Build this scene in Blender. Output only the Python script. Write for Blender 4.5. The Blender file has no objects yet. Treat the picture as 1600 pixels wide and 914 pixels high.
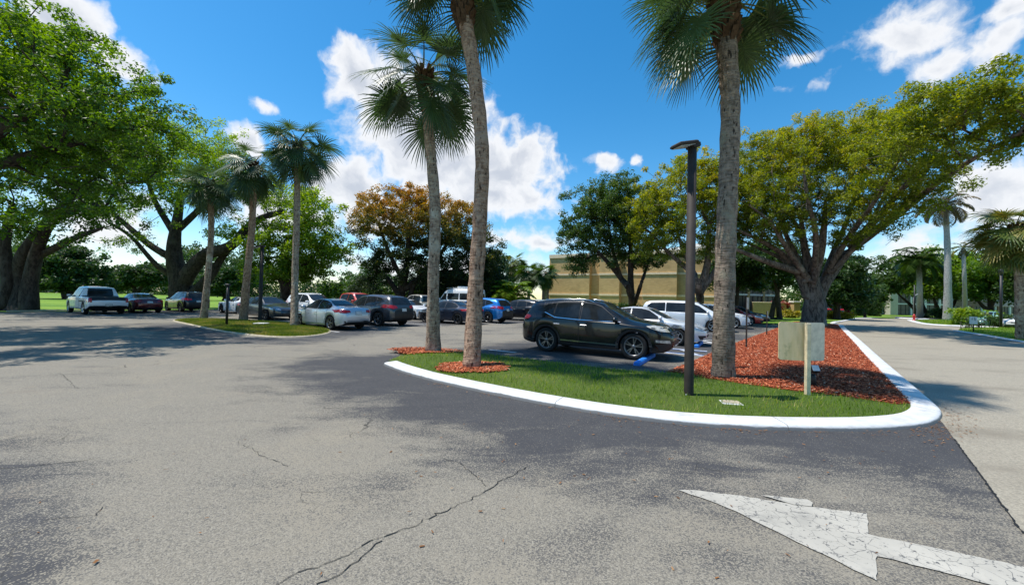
import bpy, bmesh, math, random
import numpy as np
from mathutils import Vector, Matrix
from mathutils.bvhtree import BVHTree

random.seed(7)
RNG = np.random.default_rng(7)
SC = bpy.context.scene
COL = SC.collection
R = math.radians

# ------------------------------------------------------------------ camera
FPX, CAMH, PITCH, ROLL = 605.0, 1.65, R(0.9), R(1.25)
_F = Vector((0, math.cos(PITCH), math.sin(PITCH)))
_r0, _u0 = Vector((1, 0, 0)), Vector((0, -math.sin(PITCH), math.cos(PITCH)))
_R = _r0 * math.cos(ROLL) + _u0 * math.sin(ROLL)
_U = _u0 * math.cos(ROLL) - _r0 * math.sin(ROLL)
cam_d = bpy.data.cameras.new('camera')
cam = bpy.data.objects.new('camera', cam_d); COL.objects.link(cam)
cam_d.sensor_width = 36.0; cam_d.lens = 36.0 * FPX / 1600.0
cam_d.clip_start = 0.1; cam_d.clip_end = 5000
m = Matrix.Identity(4)
for i in range(3):
    m[i][0], m[i][1], m[i][2] = _R[i], _U[i], -_F[i]
m[2][3] = CAMH
cam.matrix_world = m
SC.camera = cam

def ray(px, py):
    return _F * FPX + _R * (px - 800) + _U * (457 - py)
def G(px, py, z=0.0):
    """a point of the ground plane (height z) surveyed from the photograph"""
    d = ray(px, py); t = (z - CAMH) / d.z
    return Vector((d.x * t, d.y * t, z))
def P(px, py, Y):
    d = ray(px, py); t = Y / d.y
    return Vector((d.x * t, Y, CAMH + d.z * t))

# ------------------------------------------------------------------ world, sun, exposure
SUN_EL = R(68.0); SUN_H = Vector((-1.0, 0.02, 0)).normalized()
sun_dir = Vector((SUN_H.x * math.cos(SUN_EL), SUN_H.y * math.cos(SUN_EL), math.sin(SUN_EL)))
W = bpy.data.worlds.new('World'); SC.world = W; W.use_nodes = True
def build_world():
    nt = W.node_tree; nt.nodes.clear(); N = nt.nodes.new; L = nt.links.new
    out = N('ShaderNodeOutputWorld'); bg = N('ShaderNodeBackground')
    sky = N('ShaderNodeTexSky'); sky.sky_type = 'NISHITA'; sky.sun_disc = False
    sky.sun_elevation = SUN_EL; sky.sun_rotation = math.atan2(SUN_H.x, SUN_H.y)
    sky.air_density = 1.0; sky.dust_density = 0.3; sky.ozone_density = 2.0
    hs = N('ShaderNodeHueSaturation'); hs.inputs['Saturation'].default_value = 1.40; hs.inputs['Value'].default_value = 1.42
    hs.inputs['Hue'].default_value = 0.492
    L(sky.outputs[0], hs.inputs['Color'])
    tc = N('ShaderNodeTexCoord'); sp = N('ShaderNodeSeparateXYZ'); L(tc.outputs['Generated'], sp.inputs[0])
    def mth(op, a, b=None, c=None):
        n = N('ShaderNodeMath'); n.operation = op
        for i, v in enumerate((a, b, c)):
            if v is None: continue
            if isinstance(v, (int, float)): n.inputs[i].default_value = v
            else: L(v, n.inputs[i])
        return n.outputs[0]
    az = mth('ARCTAN2', sp.outputs[0], sp.outputs[1]); el = mth('ARCSINE', sp.outputs[2])
    cb = N('ShaderNodeCombineXYZ'); L(az, cb.inputs[0]); L(el, cb.inputs[1])
    # warp the lookup so that the cloud outlines billow
    nz = N('ShaderNodeTexNoise'); nz.inputs['Scale'].default_value = 9; nz.inputs['Detail'].default_value = 6; nz.inputs['Roughness'].default_value = .55
    L(cb.outputs[0], nz.inputs['Vector'])
    w1 = N('ShaderNodeVectorMath'); w1.operation = 'SUBTRACT'; L(nz.outputs['Color'], w1.inputs[0]); w1.inputs[1].default_value = (.5, .5, .5)
    w2 = N('ShaderNodeVectorMath'); w2.operation = 'MULTIPLY_ADD'; L(w1.outputs[0], w2.inputs[0]); w2.inputs[1].default_value = (.10, .08, 0); L(cb.outputs[0], w2.inputs[2])
    blobs = [(690,240,105,75,1),(775,265,95,62,1),(640,205,85,75,1),(552,118,38,48,1),(620,150,70,60,1),(700,175,70,50,.9),(825,245,48,34,.8),
             (545,290,60,42,1),(590,330,90,40,.9),(760,310,120,32,.9),(830,305,40,18,.7),(815,370,50,22,.6),(850,380,45,18,.7),(780,375,40,16,.6),
             (105,30,60,55,1),(180,90,50,42,.8),(240,130,22,16,.6),(385,212,30,26,.9),(410,160,26,13,.6),(520,300,40,40,.7),
             (1420,55,90,55,.8),(1560,70,80,42,.75),(1590,10,70,30,.8),(1465,110,60,40,.7),(945,255,20,17,.75),(990,252,15,14,.7),(1262,92,50,12,.6),
             (1560,305,110,70,.8),(1430,395,120,50,.6),(150,350,130,90,.6),(430,330,90,50,.7),(700,420,400,34,.5),(1250,140,60,14,.35)]
    acc = None
    for bx, by, rx, ry, wt in blobs:
        d = ray(bx, by).normalized(); a0 = math.atan2(d.x, d.y); e0 = math.asin(d.z)
        d2 = ray(bx + rx, by).normalized(); d3 = ray(bx, by - ry).normalized()
        ra = abs(math.atan2(d2.x, d2.y) - a0); re = abs(math.asin(d3.z) - e0)
        s = N('ShaderNodeVectorMath'); s.operation = 'SUBTRACT'; L(w2.outputs[0], s.inputs[0]); s.inputs[1].default_value = (a0, e0, 0)
        q = N('ShaderNodeVectorMath'); q.operation = 'MULTIPLY'; L(s.outputs[0], q.inputs[0]); q.inputs[1].default_value = (1/ra, 1/re, 0)
        ln = N('ShaderNodeVectorMath'); ln.operation = 'LENGTH'; L(q.outputs[0], ln.inputs[0])
        v = mth('MULTIPLY_ADD', ln.outputs['Value'], -wt * .62, wt)
        acc = v if acc is None else mth('SMOOTH_MAX', acc, v, .15)
    n2 = N('ShaderNodeTexNoise'); n2.inputs['Scale'].default_value = 22; n2.inputs['Detail'].default_value = 9; n2.inputs['Roughness'].default_value = .54
    L(w2.outputs[0], n2.inputs['Vector'])
    dens = mth('ADD', acc, mth('MULTIPLY_ADD', n2.outputs['Fac'], .95, -.475))
    mr = N('ShaderNodeMapRange'); mr.interpolation_type = 'SMOOTHSTEP'; mr.inputs['From Min'].default_value = .20; mr.inputs['From Max'].default_value = .56
    L(dens, mr.inputs['Value'])
    gr = N('ShaderNodeMapRange'); gr.interpolation_type = 'SMOOTHSTEP'; gr.inputs['From Min'].default_value = .48; gr.inputs['From Max'].default_value = 1.0
    L(dens, gr.inputs['Value'])
    cc = N('ShaderNodeMix'); cc.data_type = 'RGBA'; L(gr.outputs[0], cc.inputs['Factor'])
    cc.inputs['A'].default_value = (7.2, 7.3, 7.5, 1); cc.inputs['B'].default_value = (4.6, 4.95, 5.6, 1)
    mx = N('ShaderNodeMix'); mx.data_type = 'RGBA'
    L(mth('MULTIPLY', mr.outputs[0], .97), mx.inputs['Factor']); L(hs.outputs[0], mx.inputs['A']); L(cc.outputs['Result'], mx.inputs['B'])
    L(mx.outputs['Result'], bg.inputs['Color']); bg.inputs['Strength'].default_value = 0.10
    L(bg.outputs[0], out.inputs[0])
build_world()
sd = bpy.data.lights.new('sun', 'SUN'); sd.energy = 4.2; sd.angle = R(0.5); sd.color = (1.0, .955, .88)
so = bpy.data.objects.new('sun', sd); COL.objects.link(so)
so.rotation_euler = (-sun_dir).to_track_quat('-Z', 'Y').to_euler()
SC.view_settings.view_transform = 'Standard'; SC.view_settings.look = 'None'
SC.view_settings.exposure = 0.42; SC.view_settings.gamma = 1.0; SC.view_settings.use_curve_mapping = False
SC.cycles.use_denoising = True
SC.cycles.max_bounces = 6; SC.cycles.transparent_max_bounces = 8

# ------------------------------------------------------------------ helpers
def tag(o, label=None, cat=None, group=None, kind=None):
    if label: o['label'] = label
    if cat: o['category'] = cat
    if group: o['group'] = group
    if kind: o['kind'] = kind
    return o

def empty(name, loc, rz=0.0):
    o = bpy.data.objects.new(name, None); COL.objects.link(o)
    o.location = loc; o.rotation_euler = (0, 0, rz); o.empty_display_size = .2
    return o

def np_mesh(name, V, F, mats, smooth=False, midx=None, attrs=None):
    """V (n,3), F (m,k) equal-sized faces"""
    V = np.asarray(V, np.float32); F = np.asarray(F, np.int32)
    me = bpy.data.meshes.new(name); k = F.shape[1]
    me.vertices.add(len(V)); me.vertices.foreach_set('co', V.ravel())
    me.loops.add(F.size); me.loops.foreach_set('vertex_index', F.ravel())
    me.polygons.add(len(F))
    me.polygons.foreach_set('loop_start', np.arange(0, F.size, k, dtype=np.int32))
    for mt in mats: me.materials.append(mt)
    if midx is not None: me.polygons.foreach_set('material_index', np.asarray(midx, np.int32))
    me.polygons.foreach_set('use_smooth', np.full(len(F), smooth))
    if attrs:
        for an, arr in attrs.items():
            a = me.attributes.new(an, 'FLOAT', 'POINT'); a.data.foreach_set('value', np.asarray(arr, np.float32))
    me.update(calc_edges=True)
    return me

def link(name, me, parent=None, loc=None):
    o = bpy.data.objects.new(name, me); COL.objects.link(o)
    if parent: o.parent = parent
    if loc is not None: o.location = loc
    return o

class MB:
    """mesh collector of simple solids with per-face material slots"""
    def __init__(s): s.v = []; s.f = []; s.m = []; s.sm = []
    def add(s, vs, fs, mi=0, smooth=False):
        b = len(s.v); s.v += [tuple(v) for v in vs]
        for f in fs: s.f.append([b + i for i in f]); s.m.append(mi); s.sm.append(smooth)
    def box(s, c, d, mi=0, rot=None, bev=0.0):
        x, y, z = d[0]/2, d[1]/2, d[2]/2
        if bev > 0:
            b = min(bev, x*.9, y*.9, z*.9); vs = []
            for sz in (-1, 1):
                for ins in ((b, 0), (0, b)):
                    zz = sz*z if ins[0] else sz*(z-b)
                    q = b if ins[0] else 0
                    X, Y = x-q, y-q
                    vs.append([(-X,-Y,zz),(X,-Y,zz),(X,Y,zz),(-X,Y,zz)])
            order = [vs[0], vs[1], vs[3], vs[2]]
            flat = [v for r in order for v in r]
            fs = [(3,2,1,0)]
            for k in range(3):
                for i in range(4): fs.append((4*k+i, 4*k+(i+1)%4, 4*k+4+(i+1)%4, 4*k+4+i))
            fs.append((12,13,14,15)); v2 = [Vector(v) for v in flat]
        else:
            v2 = [Vector((a, b_, c_)) for c_ in (-z, z) for a, b_ in ((-x,-y),(x,-y),(x,y),(-x,y))]
            fs = [(3,2,1,0),(4,5,6,7),(0,1,5,4),(1,2,6,5),(2,3,7,6),(3,0,4,7)]
        if rot is not None: v2 = [rot @ v for v in v2]
        c = Vector(c); s.add([v + c for v in v2], fs, mi)
    def tube(s, pts, rad, n=10, mi=0, cap=True, smooth=True):
        pts = [Vector(p) for p in pts]
        if not hasattr(rad, '__len__'): rad = [rad]*len(pts)
        vs = []; ref = Vector((0.13, 0.97, 0.2))
        for i, p in enumerate(pts):
            d = (pts[min(i+1, len(pts)-1)] - pts[max(i-1, 0)]).normalized()
            a = d.cross(ref if abs(d.dot(ref)) < .93 else Vector((1,0,0))).normalized(); b = d.cross(a)
            for k in range(n):
                t = 2*math.pi*k/n; vs.append(p + (a*math.cos(t) + b*math.sin(t))*rad[i])
        fs = []
        for i in range(len(pts)-1):
            for k in range(n): fs.append((i*n+k, i*n+(k+1)%n, (i+1)*n+(k+1)%n, (i+1)*n+k))
        b = len(s.v); s.add(vs, fs, mi, smooth)
        if cap:
            s.f.append([b+k for k in range(n)][::-1]); s.m.append(mi); s.sm.append(False)
            e = b+(len(pts)-1)*n; s.f.append([e+k for k in range(n)]); s.m.append(mi); s.sm.append(False)
    def lathe(s, prof, n=16, mi=0, axis='z', o=(0,0,0), smooth=True):
        vs = []
        for r_, h in prof:
            for k in range(n):
                t = 2*math.pi*k/n; a, b = r_*math.cos(t), r_*math.sin(t)
                vs.append((a+o[0], b+o[1], h+o[2]) if axis == 'z' else (a+o[0], h+o[1], b+o[2]))
        fs = []
        for i in range(len(prof)-1):
            for k in range(n): fs.append((i*n+k, i*n+(k+1)%n, (i+1)*n+(k+1)%n, (i+1)*n+k))
        s.add(vs, fs, mi, smooth)
    def mesh(s, name, mats):
        me = bpy.data.meshes.new(name); me.from_pydata(s.v, [], s.f)
        for mt in mats: me.materials.append(mt)
        me.polygons.foreach_set('material_index', s.m); me.polygons.foreach_set('use_smooth', s.sm); me.update()
        return me
    def build(s, name, mats, parent=None, loc=None):
        if not isinstance(mats, (list, tuple)): mats = [mats]
        return link(name, s.mesh(name, mats), parent, loc)

def catmull(pts, n=8, closed=False):
    pts = [Vector(p) for p in pts]; out = []; k = len(pts)
    for i in range(k if closed else k-1):
        g = lambda j: pts[j % k] if closed else pts[max(0, min(k-1, j))]
        p0, p1, p2, p3 = g(i-1), g(i), g(i+1), g(i+2)
        for j in range(n):
            t = j/n
            out.append(.5*((2*p1)+(p2-p0)*t+(2*p0-5*p1+4*p2-p3)*t*t+(3*p1-p0-3*p2+p3)*t**3))
    if not closed: out.append(pts[-1])
    return out

def in_poly(X, Y, poly):
    c = np.zeros(len(X), bool); n = len(poly)
    for i in range(n):
        x1, y1 = poly[i][0], poly[i][1]; x2, y2 = poly[(i+1) % n][0], poly[(i+1) % n][1]
        if y1 == y2: continue
        k = ((y1 > Y) != (y2 > Y)) & (X < (x2-x1)*(Y-y1)/(y2-y1)+x1); c ^= k
    return c

def dist_line(X, Y, pts, closed=False):
    D = np.full(len(X), 1e9); n = len(pts)
    for i in range(n if closed else n-1):
        a = pts[i]; b = pts[(i+1) % n]; dx, dy = b[0]-a[0], b[1]-a[1]; q = dx*dx+dy*dy+1e-12
        t = np.clip(((X-a[0])*dx+(Y-a[1])*dy)/q, 0, 1)
        D = np.minimum(D, np.hypot(X-a[0]-t*dx, Y-a[1]-t*dy))
    return D

# ------------------------------------------------------------------ materials
class NB:
    def __init__(s, name):
        s.m = bpy.data.materials.new(name); s.m.use_nodes = True; s.t = s.m.node_tree; s.t.nodes.clear()
        s.out = s.n('ShaderNodeOutputMaterial')
    def n(s, k): return s.t.nodes.new(k)
    def l(s, a, b): s.t.links.new(a, b)
    def setv(s, i, v):
        if isinstance(v, (int, float)): i.default_value = v
        elif isinstance(v, (tuple, list)): i.default_value = tuple(v) + ((1,) if len(v) == 3 and len(i.default_value) == 4 else ())
        else: s.l(v, i)
    def coord(s, kind='Object', scale=None):
        o = s.n('ShaderNodeTexCoord').outputs[kind]
        if scale is not None:
            mp = s.n('ShaderNodeMapping'); s.l(o, mp.inputs[0]); mp.inputs['Scale'].default_value = scale; o = mp.outputs[0]
        return o
    def noise(s, vec, scale, detail=4, rough=.55, dist=0):
        k = s.n('ShaderNodeTexNoise'); s.l(vec, k.inputs['Vector']); k.inputs['Scale'].default_value = scale
        k.inputs['Detail'].default_value = detail; k.inputs['Roughness'].default_value = rough; k.inputs['Distortion'].default_value = dist
        return k.outputs['Fac']
    def vor(s, vec, scale, feature='F1', out='Distance', rnd=1.0):
        k = s.n('ShaderNodeTexVoronoi'); k.feature = feature; s.l(vec, k.inputs['Vector']); k.inputs['Scale'].default_value = scale
        k.inputs['Randomness'].default_value = rnd
        return k.outputs[out]
    def math(s, op, a, b=None, c=None, clamp=False):
        k = s.n('ShaderNodeMath'); k.operation = op; k.use_clamp = clamp
        for i, v in enumerate((a, b, c)):
            if v is not None: s.setv(k.inputs[i], v)
        return k.outputs[0]
    def ss(s, v, a, b, c=0, d=1):
        k = s.n('ShaderNodeMapRange'); k.interpolation_type = 'SMOOTHSTEP'; s.setv(k.inputs['Value'], v)
        for nm, x in (('From Min', a), ('From Max', b), ('To Min', c), ('To Max', d)): s.setv(k.inputs[nm], x)
        return k.outputs[0]
    def mix(s, f, a, b, mode='MIX'):
        k = s.n('ShaderNodeMix'); k.data_type = 'RGBA'; k.blend_type = mode
        s.setv(k.inputs[0], f); s.setv(k.inputs[6], a); s.setv(k.inputs[7], b)
        return k.outputs[2]
    def ramp(s, v, stops):
        k = s.n('ShaderNodeValToRGB'); s.setv(k.inputs[0], v); e = k.color_ramp.elements
        while len(e) < len(stops): e.new(.5)
        for i, (p, c) in enumerate(stops): e[i].position = p; e[i].color = tuple(c) + (1,)
        return k.outputs[0]
    def attr(s, name):
        k = s.n('ShaderNodeAttribute'); k.attribute_name = name; return k.outputs['Fac']
    def rnd(s): return s.n('ShaderNodeObjectInfo').outputs['Random']
    def bump(s, h, strength=.5, dist=.02):
        k = s.n('ShaderNodeBump'); s.l(h, k.inputs['Height']); k.inputs['Strength'].default_value = strength; k.inputs['Distance'].default_value = dist
        return k.outputs[0]
    def pbsdf(s, col, rough=.6, metal=0, spec=.5, normal=None, coat=0, coat_rough=.03, **kw):
        k = s.n('ShaderNodeBsdfPrincipled'); s.setv(k.inputs['Base Color'], col); s.setv(k.inputs['Roughness'], rough)
        s.setv(k.inputs['Metallic'], metal); s.setv(k.inputs['Specular IOR Level'], spec)
        k.inputs['Coat Weight'].default_value = coat; k.inputs['Coat Roughness'].default_value = coat_rough
        if normal is not None: s.l(normal, k.inputs['Normal'])
        return k.outputs[0]
    def done(s, sh): s.l(sh, s.out.inputs[0]); return s.m

def plain(name, col, rough=.6, metal=0, spec=.5, var=.12, vscale=6, bump=0, bscale=40, coat=0):
    b = NB(name); c = b.coord()
    n = b.noise(c, vscale, 5, .6)
    k = b.mix(b.ss(n, .3, .7), tuple(x*(1-var) for x in col), tuple(min(1, x*(1+var)) for x in col))
    nr = b.bump(b.noise(c, bscale, 4), bump, .01) if bump else None
    return b.done(b.pbsdf(k, rough, metal, spec, nr, coat))

def leafmat(name, stops, rough=.5, trans=.35, spec=.35):
    b = NB(name); col = b.ramp(b.attr('tint'), stops)
    p = b.pbsdf(col, rough, 0, spec)
    t = b.n('ShaderNodeBsdfTranslucent'); h = b.n('ShaderNodeHueSaturation'); b.l(col, h.inputs['Color'])
    h.inputs['Hue'].default_value = .487; h.inputs['Saturation'].default_value = 1.15; h.inputs['Value'].default_value = 1.7
    b.l(h.outputs[0], t.inputs[0])
    mx = b.n('ShaderNodeMixShader'); mx.inputs[0].default_value = trans; b.l(p, mx.inputs[1]); b.l(t.outputs[0], mx.inputs[2])
    return b.done(mx.outputs[0])

def barkmat(name, c1, c2, c3, sc=3.0):
    b = NB(name); c = b.coord('Object', (sc, sc, sc*.35))
    n1 = b.noise(c, 2.2, 7, .65, .6); n2 = b.noise(b.coord(), .9, 4, .6)
    k = b.mix(b.ss(n1, .38, .62), c1, c2); k = b.mix(b.ss(n2, .52, .72), k, c3)
    return b.done(b.pbsdf(k, .9, 0, .2, b.bump(n1, .9, .06)))

def palmbark(name, dark, light, lich):
    b = NB(name); c = b.coord('Object')
    ring = b.noise(b.coord('Object', (1.5, 1.5, 9)), 3.0, 6, .65, .4)
    pits = b.vor(b.coord('Object', (14, 14, 8)), 1.0)
    n2 = b.noise(c, 1.6, 5, .6)
    k = b.mix(b.ss(b.math('MULTIPLY_ADD', ring, .45, b.math('MULTIPLY', b.noise(b.coord('Object', (7, 7, 3.5)), 1.6, 6, .7), .55)), .38, .62), dark, light); k = b.mix(b.ss(n2, .52, .68), k, lich)
    k = b.mix(b.ss(b.noise(b.coord('Object', (16, 16, 6)), 1.0, 3, .5), .60, .68), k, tuple(x*.35 for x in dark))
    h = b.math('ADD', ring, b.math('MULTIPLY', pits, .5))
    return b.done(b.pbsdf(k, .92, 0, .2, b.bump(h, 1.0, .04)))

def carpaint(name, col, metal=.35, rough=.28, dust=.08, spec=.5, coat=.9):
    b = NB(name); c = b.coord()
    d = b.ss(b.noise(c, 2.4, 5, .65), .45, .8)
    k = b.mix(b.math('MULTIPLY', d, dust), col, (.45, .42, .37))
    r = b.math('MULTIPLY_ADD', d, .12, rough)
    return b.done(b.pbsdf(k, r, metal, spec, None, coat, .05))

M = {}
def build_mats():
    # worn asphalt: pale stones showing through a dark seal coat, by the "seal" attribute
    b = NB('asphalt'); c = b.coord()
    seal = b.attr('seal')
    big = b.noise(c, .35, 5, .6, .5); mid = b.noise(b.coord('Object', (.6, 1.6, 1)), 1.1, 6, .65, .8)
    s = b.math('ADD', seal, b.math('ADD', b.math('MULTIPLY_ADD', big, 1.7, -.85), b.math('MULTIPLY_ADD', mid, 1.7, -.85)))
    s = b.ss(s, .10, 1.0)
    stone = b.vor(c, 120, 'F1', 'Color'); sx = b.n('ShaderNodeSeparateXYZ'); b.l(stone, sx.inputs[0])
    pick = sx.outputs[0]; shade = sx.outputs[1]
    expo = b.math('SUBTRACT', b.math('MULTIPLY_ADD', s, -.85, .90), 0)      # share of stones laid bare
    bare = b.ss(b.math('SUBTRACT', expo, pick), -.06, .10)
    gap = b.ss(b.vor(c, 120), .50, .80)
    bare = b.math('MULTIPLY', bare, b.math('MULTIPLY_ADD', gap, -.45, 1.0))
    warm = b.noise(c, .8, 4, .6)
    stc = b.mix(shade, (.180, .161, .127), (.300, .270, .214))
    stc = b.mix(b.ss(warm, .45, .68), stc, (.268, .236, .180))
    stc = b.mix(b.math('MULTIPLY', b.ss(b.noise(c, .55, 5, .7), .60, .78), .55), stc, (.22, .15, .095))
    bit = b.mix(b.noise(c, 2.5, 5, .6), (.040, .040, .044), (.070, .069, .070)); bit = b.mix(b.math('SUBTRACT', 1.0, s), bit, (.135, .125, .108))
    col = b.mix(bare, bit, stc)
    # fine cracks
    wv = b.n('ShaderNodeTexNoise'); b.l(c, wv.inputs['Vector']); wv.inputs['Scale'].default_value = 1.6; wv.inputs['Detail'].default_value = 6
    wa = b.n('ShaderNodeVectorMath'); wa.operation = 'MULTIPLY_ADD'; b.l(wv.outputs['Color'], wa.inputs[0]); wa.inputs[1].default_value = (.55, .55, 0); b.l(c, wa.inputs[2])
    e = b.vor(wa.outputs[0], .42, 'DISTANCE_TO_EDGE'); cr = b.ss(e, .0015, .006, 1, 0)
    cr = b.math('MULTIPLY', cr, b.ss(b.noise(c, .5, 3, .5), .54, .62))
    e2 = b.vor(wa.outputs[0], 1.7, 'DISTANCE_TO_EDGE'); cr2 = b.ss(e2, .003, .014, 1, 0)
    cr2 = b.math('MULTIPLY', cr2, b.ss(b.noise(c, .8, 3, .5), .60, .68))
    crk = b.math('MAXIMUM', cr, b.math('MULTIPLY', cr2, .8))
    col = b.mix(b.math('MULTIPLY', crk, .85), col, (.03, .029, .027))
    h = b.math('SUBTRACT', b.math('MULTIPLY', bare, .5), b.math('MULTIPLY', crk, .8))
    M['asphalt'] = b.done(b.pbsdf(col, .88, 0, .25, b.bump(h, .55, .008)))
    # pale through road
    b = NB('road_asphalt'); c = b.coord()
    st = b.vor(c, 70, 'F1', 'Color'); sx = b.n('ShaderNodeSeparateXYZ'); b.l(st, sx.inputs[0])
    col = b.mix(sx.outputs[0], (.235, .210, .165), (.36, .322, .25))
    col = b.mix(b.ss(b.noise(b.coord('Object', (.5, 1.2, 1)), .5, 5, .6), .5, .75), col, (.20, .175, .135))
    col = b.mix(b.math('MULTIPLY', b.ss(b.noise(c, 1.1, 6, .7), .6, .75), .5), col, (.14, .13, .12))
    M['road'] = b.done(b.pbsdf(col, .9, 0, .2, b.bump(sx.outputs[1], .4, .006)))
    # lawns
    def lawn(nm, a, d, e, stripe=False):
        b = NB(nm); c = b.coord(); n1 = b.noise(c, .25, 6, .65); n2 = b.noise(c, 6, 6, .7)
        col = b.mix(b.ss(n1, .35, .65), a, d); col = b.mix(b.math('MULTIPLY', b.ss(n2, .45, .7), .6), col, e)
        if stripe:
            w = b.noise(b.coord('Object', (.02, .12, 1)), 1.0, 3, .5); col = b.mix(b.ss(w, .40, .6), col, (.19, .30, .035))
        return b.done(b.pbsdf(col, .85, 0, .15, b.bump(b.noise(c, 30, 4, .7), .8, .05)))
    M['lawn'] = lawn('lawn', (.10, .20, .022), (.15, .26, .03), (.075, .14, .02), True)
    M['turf'] = lawn('island_turf', (.075, .12, .02), (.11, .15, .03), (.05, .075, .016))
    M['soil'] = plain('soil', (.085, .06, .04), .95, 0, .1, .35, 3, .6, 60)
    b = NB('mulch'); c = b.coord(); n = b.noise(c, 24, 6, .7); col = b.mix(b.ss(n, .35, .65), (.10, .018, .009), (.34, .075, .032))
    M['mulch'] = b.done(b.pbsdf(col, .95, 0, .1, b.bump(n, .9, .05)))
    M['chip'] = leafmat('mulch_chips', [(0, (.16, .036, .018)), (.35, (.42, .105, .045)), (.75, (.58, .19, .09)), (1, (.58, .38, .26))], .85, .0, .1)
    M['blade'] = leafmat('grass_blades', [(0, (.07, .14, .014)), (.5, (.17, .27, .022)), (.8, (.29, .36, .045)), (1, (.42, .36, .14))], .5, .4, .3)
    M['blade_dry'] = leafmat('grass_blades_dry', [(0, (.07, .12, .015)), (.45, (.14, .18, .025)), (.75, (.25, .25, .06)), (1, (.36, .25, .09))], .5, .4, .3)
    M['litter'] = leafmat('litter', [(0, (.10, .05, .025)), (.6, (.28, .13, .05)), (1, (.42, .26, .13))], .8, .1, .1)
    # paints and kerbs
    b = NB('kerb_paint'); c = b.coord(); n = b.noise(c, 3, 6, .65); n2 = b.noise(c, 30, 5, .7)
    col = b.mix(b.ss(n, .4, .75), (.66, .66, .645), (.50, .49, .47)); col = b.mix(b.math('MULTIPLY', b.ss(n2, .62, .75), .55), col, (.35, .33, .30))
    col = b.mix(b.math('MULTIPLY', b.ss(b.noise(b.coord('Object', (1.2, 6, 6)), 2.2, 6, .7), .56, .70), .5), col, (.22, .21, .19))
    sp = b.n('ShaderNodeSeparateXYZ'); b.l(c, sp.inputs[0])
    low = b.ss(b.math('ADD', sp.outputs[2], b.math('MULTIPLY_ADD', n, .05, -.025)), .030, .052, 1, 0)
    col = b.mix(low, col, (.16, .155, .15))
    M['kerb'] = b.done(b.pbsdf(col, .6, 0, .4, b.bump(n2, .3, .01)))
    def paint(nm, colr, wear=.5, crk=True):
        b = NB(nm); c = b.coord(); n = b.noise(c, 14, 6, .75)
        wv = b.n('ShaderNodeTexNoise'); b.l(c, wv.inputs['Vector']); wv.inputs['Scale'].default_value = 9; wv.inputs['Detail'].default_value = 5
        wa = b.n('ShaderNodeVectorMath'); wa.operation = 'MULTIPLY_ADD'; b.l(wv.outputs['Color'], wa.inputs[0]); wa.inputs[1].default_value = (.09, .09, 0); b.l(c, wa.inputs[2])
        e = b.vor(wa.outputs[0], 8.5, 'DISTANCE_TO_EDGE')
        cr = b.math('MULTIPLY', b.ss(e, .004, .022, 1, 0), b.ss(b.noise(c, 5, 3), .36, .5))
        sp_ = b.vor(c, 62, 'F1', 'Color'); sx = b.n('ShaderNodeSeparateXYZ'); b.l(sp_, sx.inputs[0])
        worn = b.ss(b.math('ADD', n, b.math('MULTIPLY', sx.outputs[0], .25)), .90 - .22*wear, .98 - .22*wear)
        col = b.mix(b.ss(b.noise(c, 1.5, 4), .3, .7), colr, tuple(x*.82 for x in colr))
        grime = b.math('MULTIPLY', b.ss(b.noise(c, 3.2, 6, .7), .5, .75), .35); worn = b.math('MAXIMUM', worn, grime)
        dk = b.math('MAXIMUM', worn, b.math('MULTIPLY', cr, .85 if crk else 0))
        col = b.mix(dk, col, (.10, .10, .098))
        return b.done(b.pbsdf(col, .75, 0, .3, b.bump(cr, .3, .004)))
    M['arrow'] = paint('arrow_paint', (.47, .44, .375), .75); M['line'] = paint('line_paint', (.66, .66, .65), .55, False)
    M['blueline'] = paint('blue_line_paint', (.05, .20, .55), .5, False)
    M['ghost'] = paint('worn_paint', (.55, .54, .50), 1.1)
    M['stop_blue'] = plain('blue_wheel_stop', (.02, .19, .62), .55, 0, .4, .2, 8, .2, 50)
    M['stop_tan'] = plain('concrete_stop', (.42, .36, .26), .85, 0, .3, .2, 8, .3, 50)
    M['concrete'] = plain('pale_concrete', (.55, .55, .52), .85, 0, .3, .15, 8, .3, 50)
    M['pole'] = plain('bronze_pole', (.036, .028, .023), .7, 0, .3, .25, 4, .15, 30)
    M['black'] = plain('black_metal', (.012, .012, .013), .5, .1, .5, .2)
    M['lens'] = plain('lamp_lens', (.50, .55, .58), .15, 0, .6, .1)
    b = NB('weathered_board'); c = b.coord(); n = b.noise(b.coord('Object', (9, 9, 2)), 1, 6, .6)
    col = b.mix(b.ss(n, .35, .7), (.74, .57, .33), (.60, .46, .23)); col = b.mix(b.ss(b.noise(c, 4, 5, .65), .55, .72), col, (.38, .33, .17))
    M['board'] = b.done(b.pbsdf(col, .75, 0, .3))  # warm base tone also holds the sun grazing the left panel
    M['board_shaded'] = plain('shaded_board', (.68, .58, .43), .7, 0, .3, .18, 7)  # greyer copy of the board tone; right panel's shade put into colour
    M['wood_post'] = plain('pale_post', (.72, .58, .37), .8, 0, .3, .18, 9)
    M['galv'] = plain('galvanised_sign', (.34, .35, .33), .5, .3, .5, .15, 8)
    M['white'] = plain('white_paint', (.78, .78, .76), .5, 0, .5, .06)
    M['ink'] = plain('black_ink', (.02, .02, .02), .6)
    M['redpaint'] = plain('hydrant_red', (.50, .02, .02), .4, 0, .5, .2)
    # buildings
    b = NB('brick'); c = b.coord('UV'); br = b.n('ShaderNodeTexBrick'); b.l(c, br.inputs['Vector'])
    br.inputs['Scale'].default_value = 1.0; br.inputs['Brick Width'].default_value = .42; br.inputs['Row Height'].default_value = .15; br.inputs['Mortar Size'].default_value = .012
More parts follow.
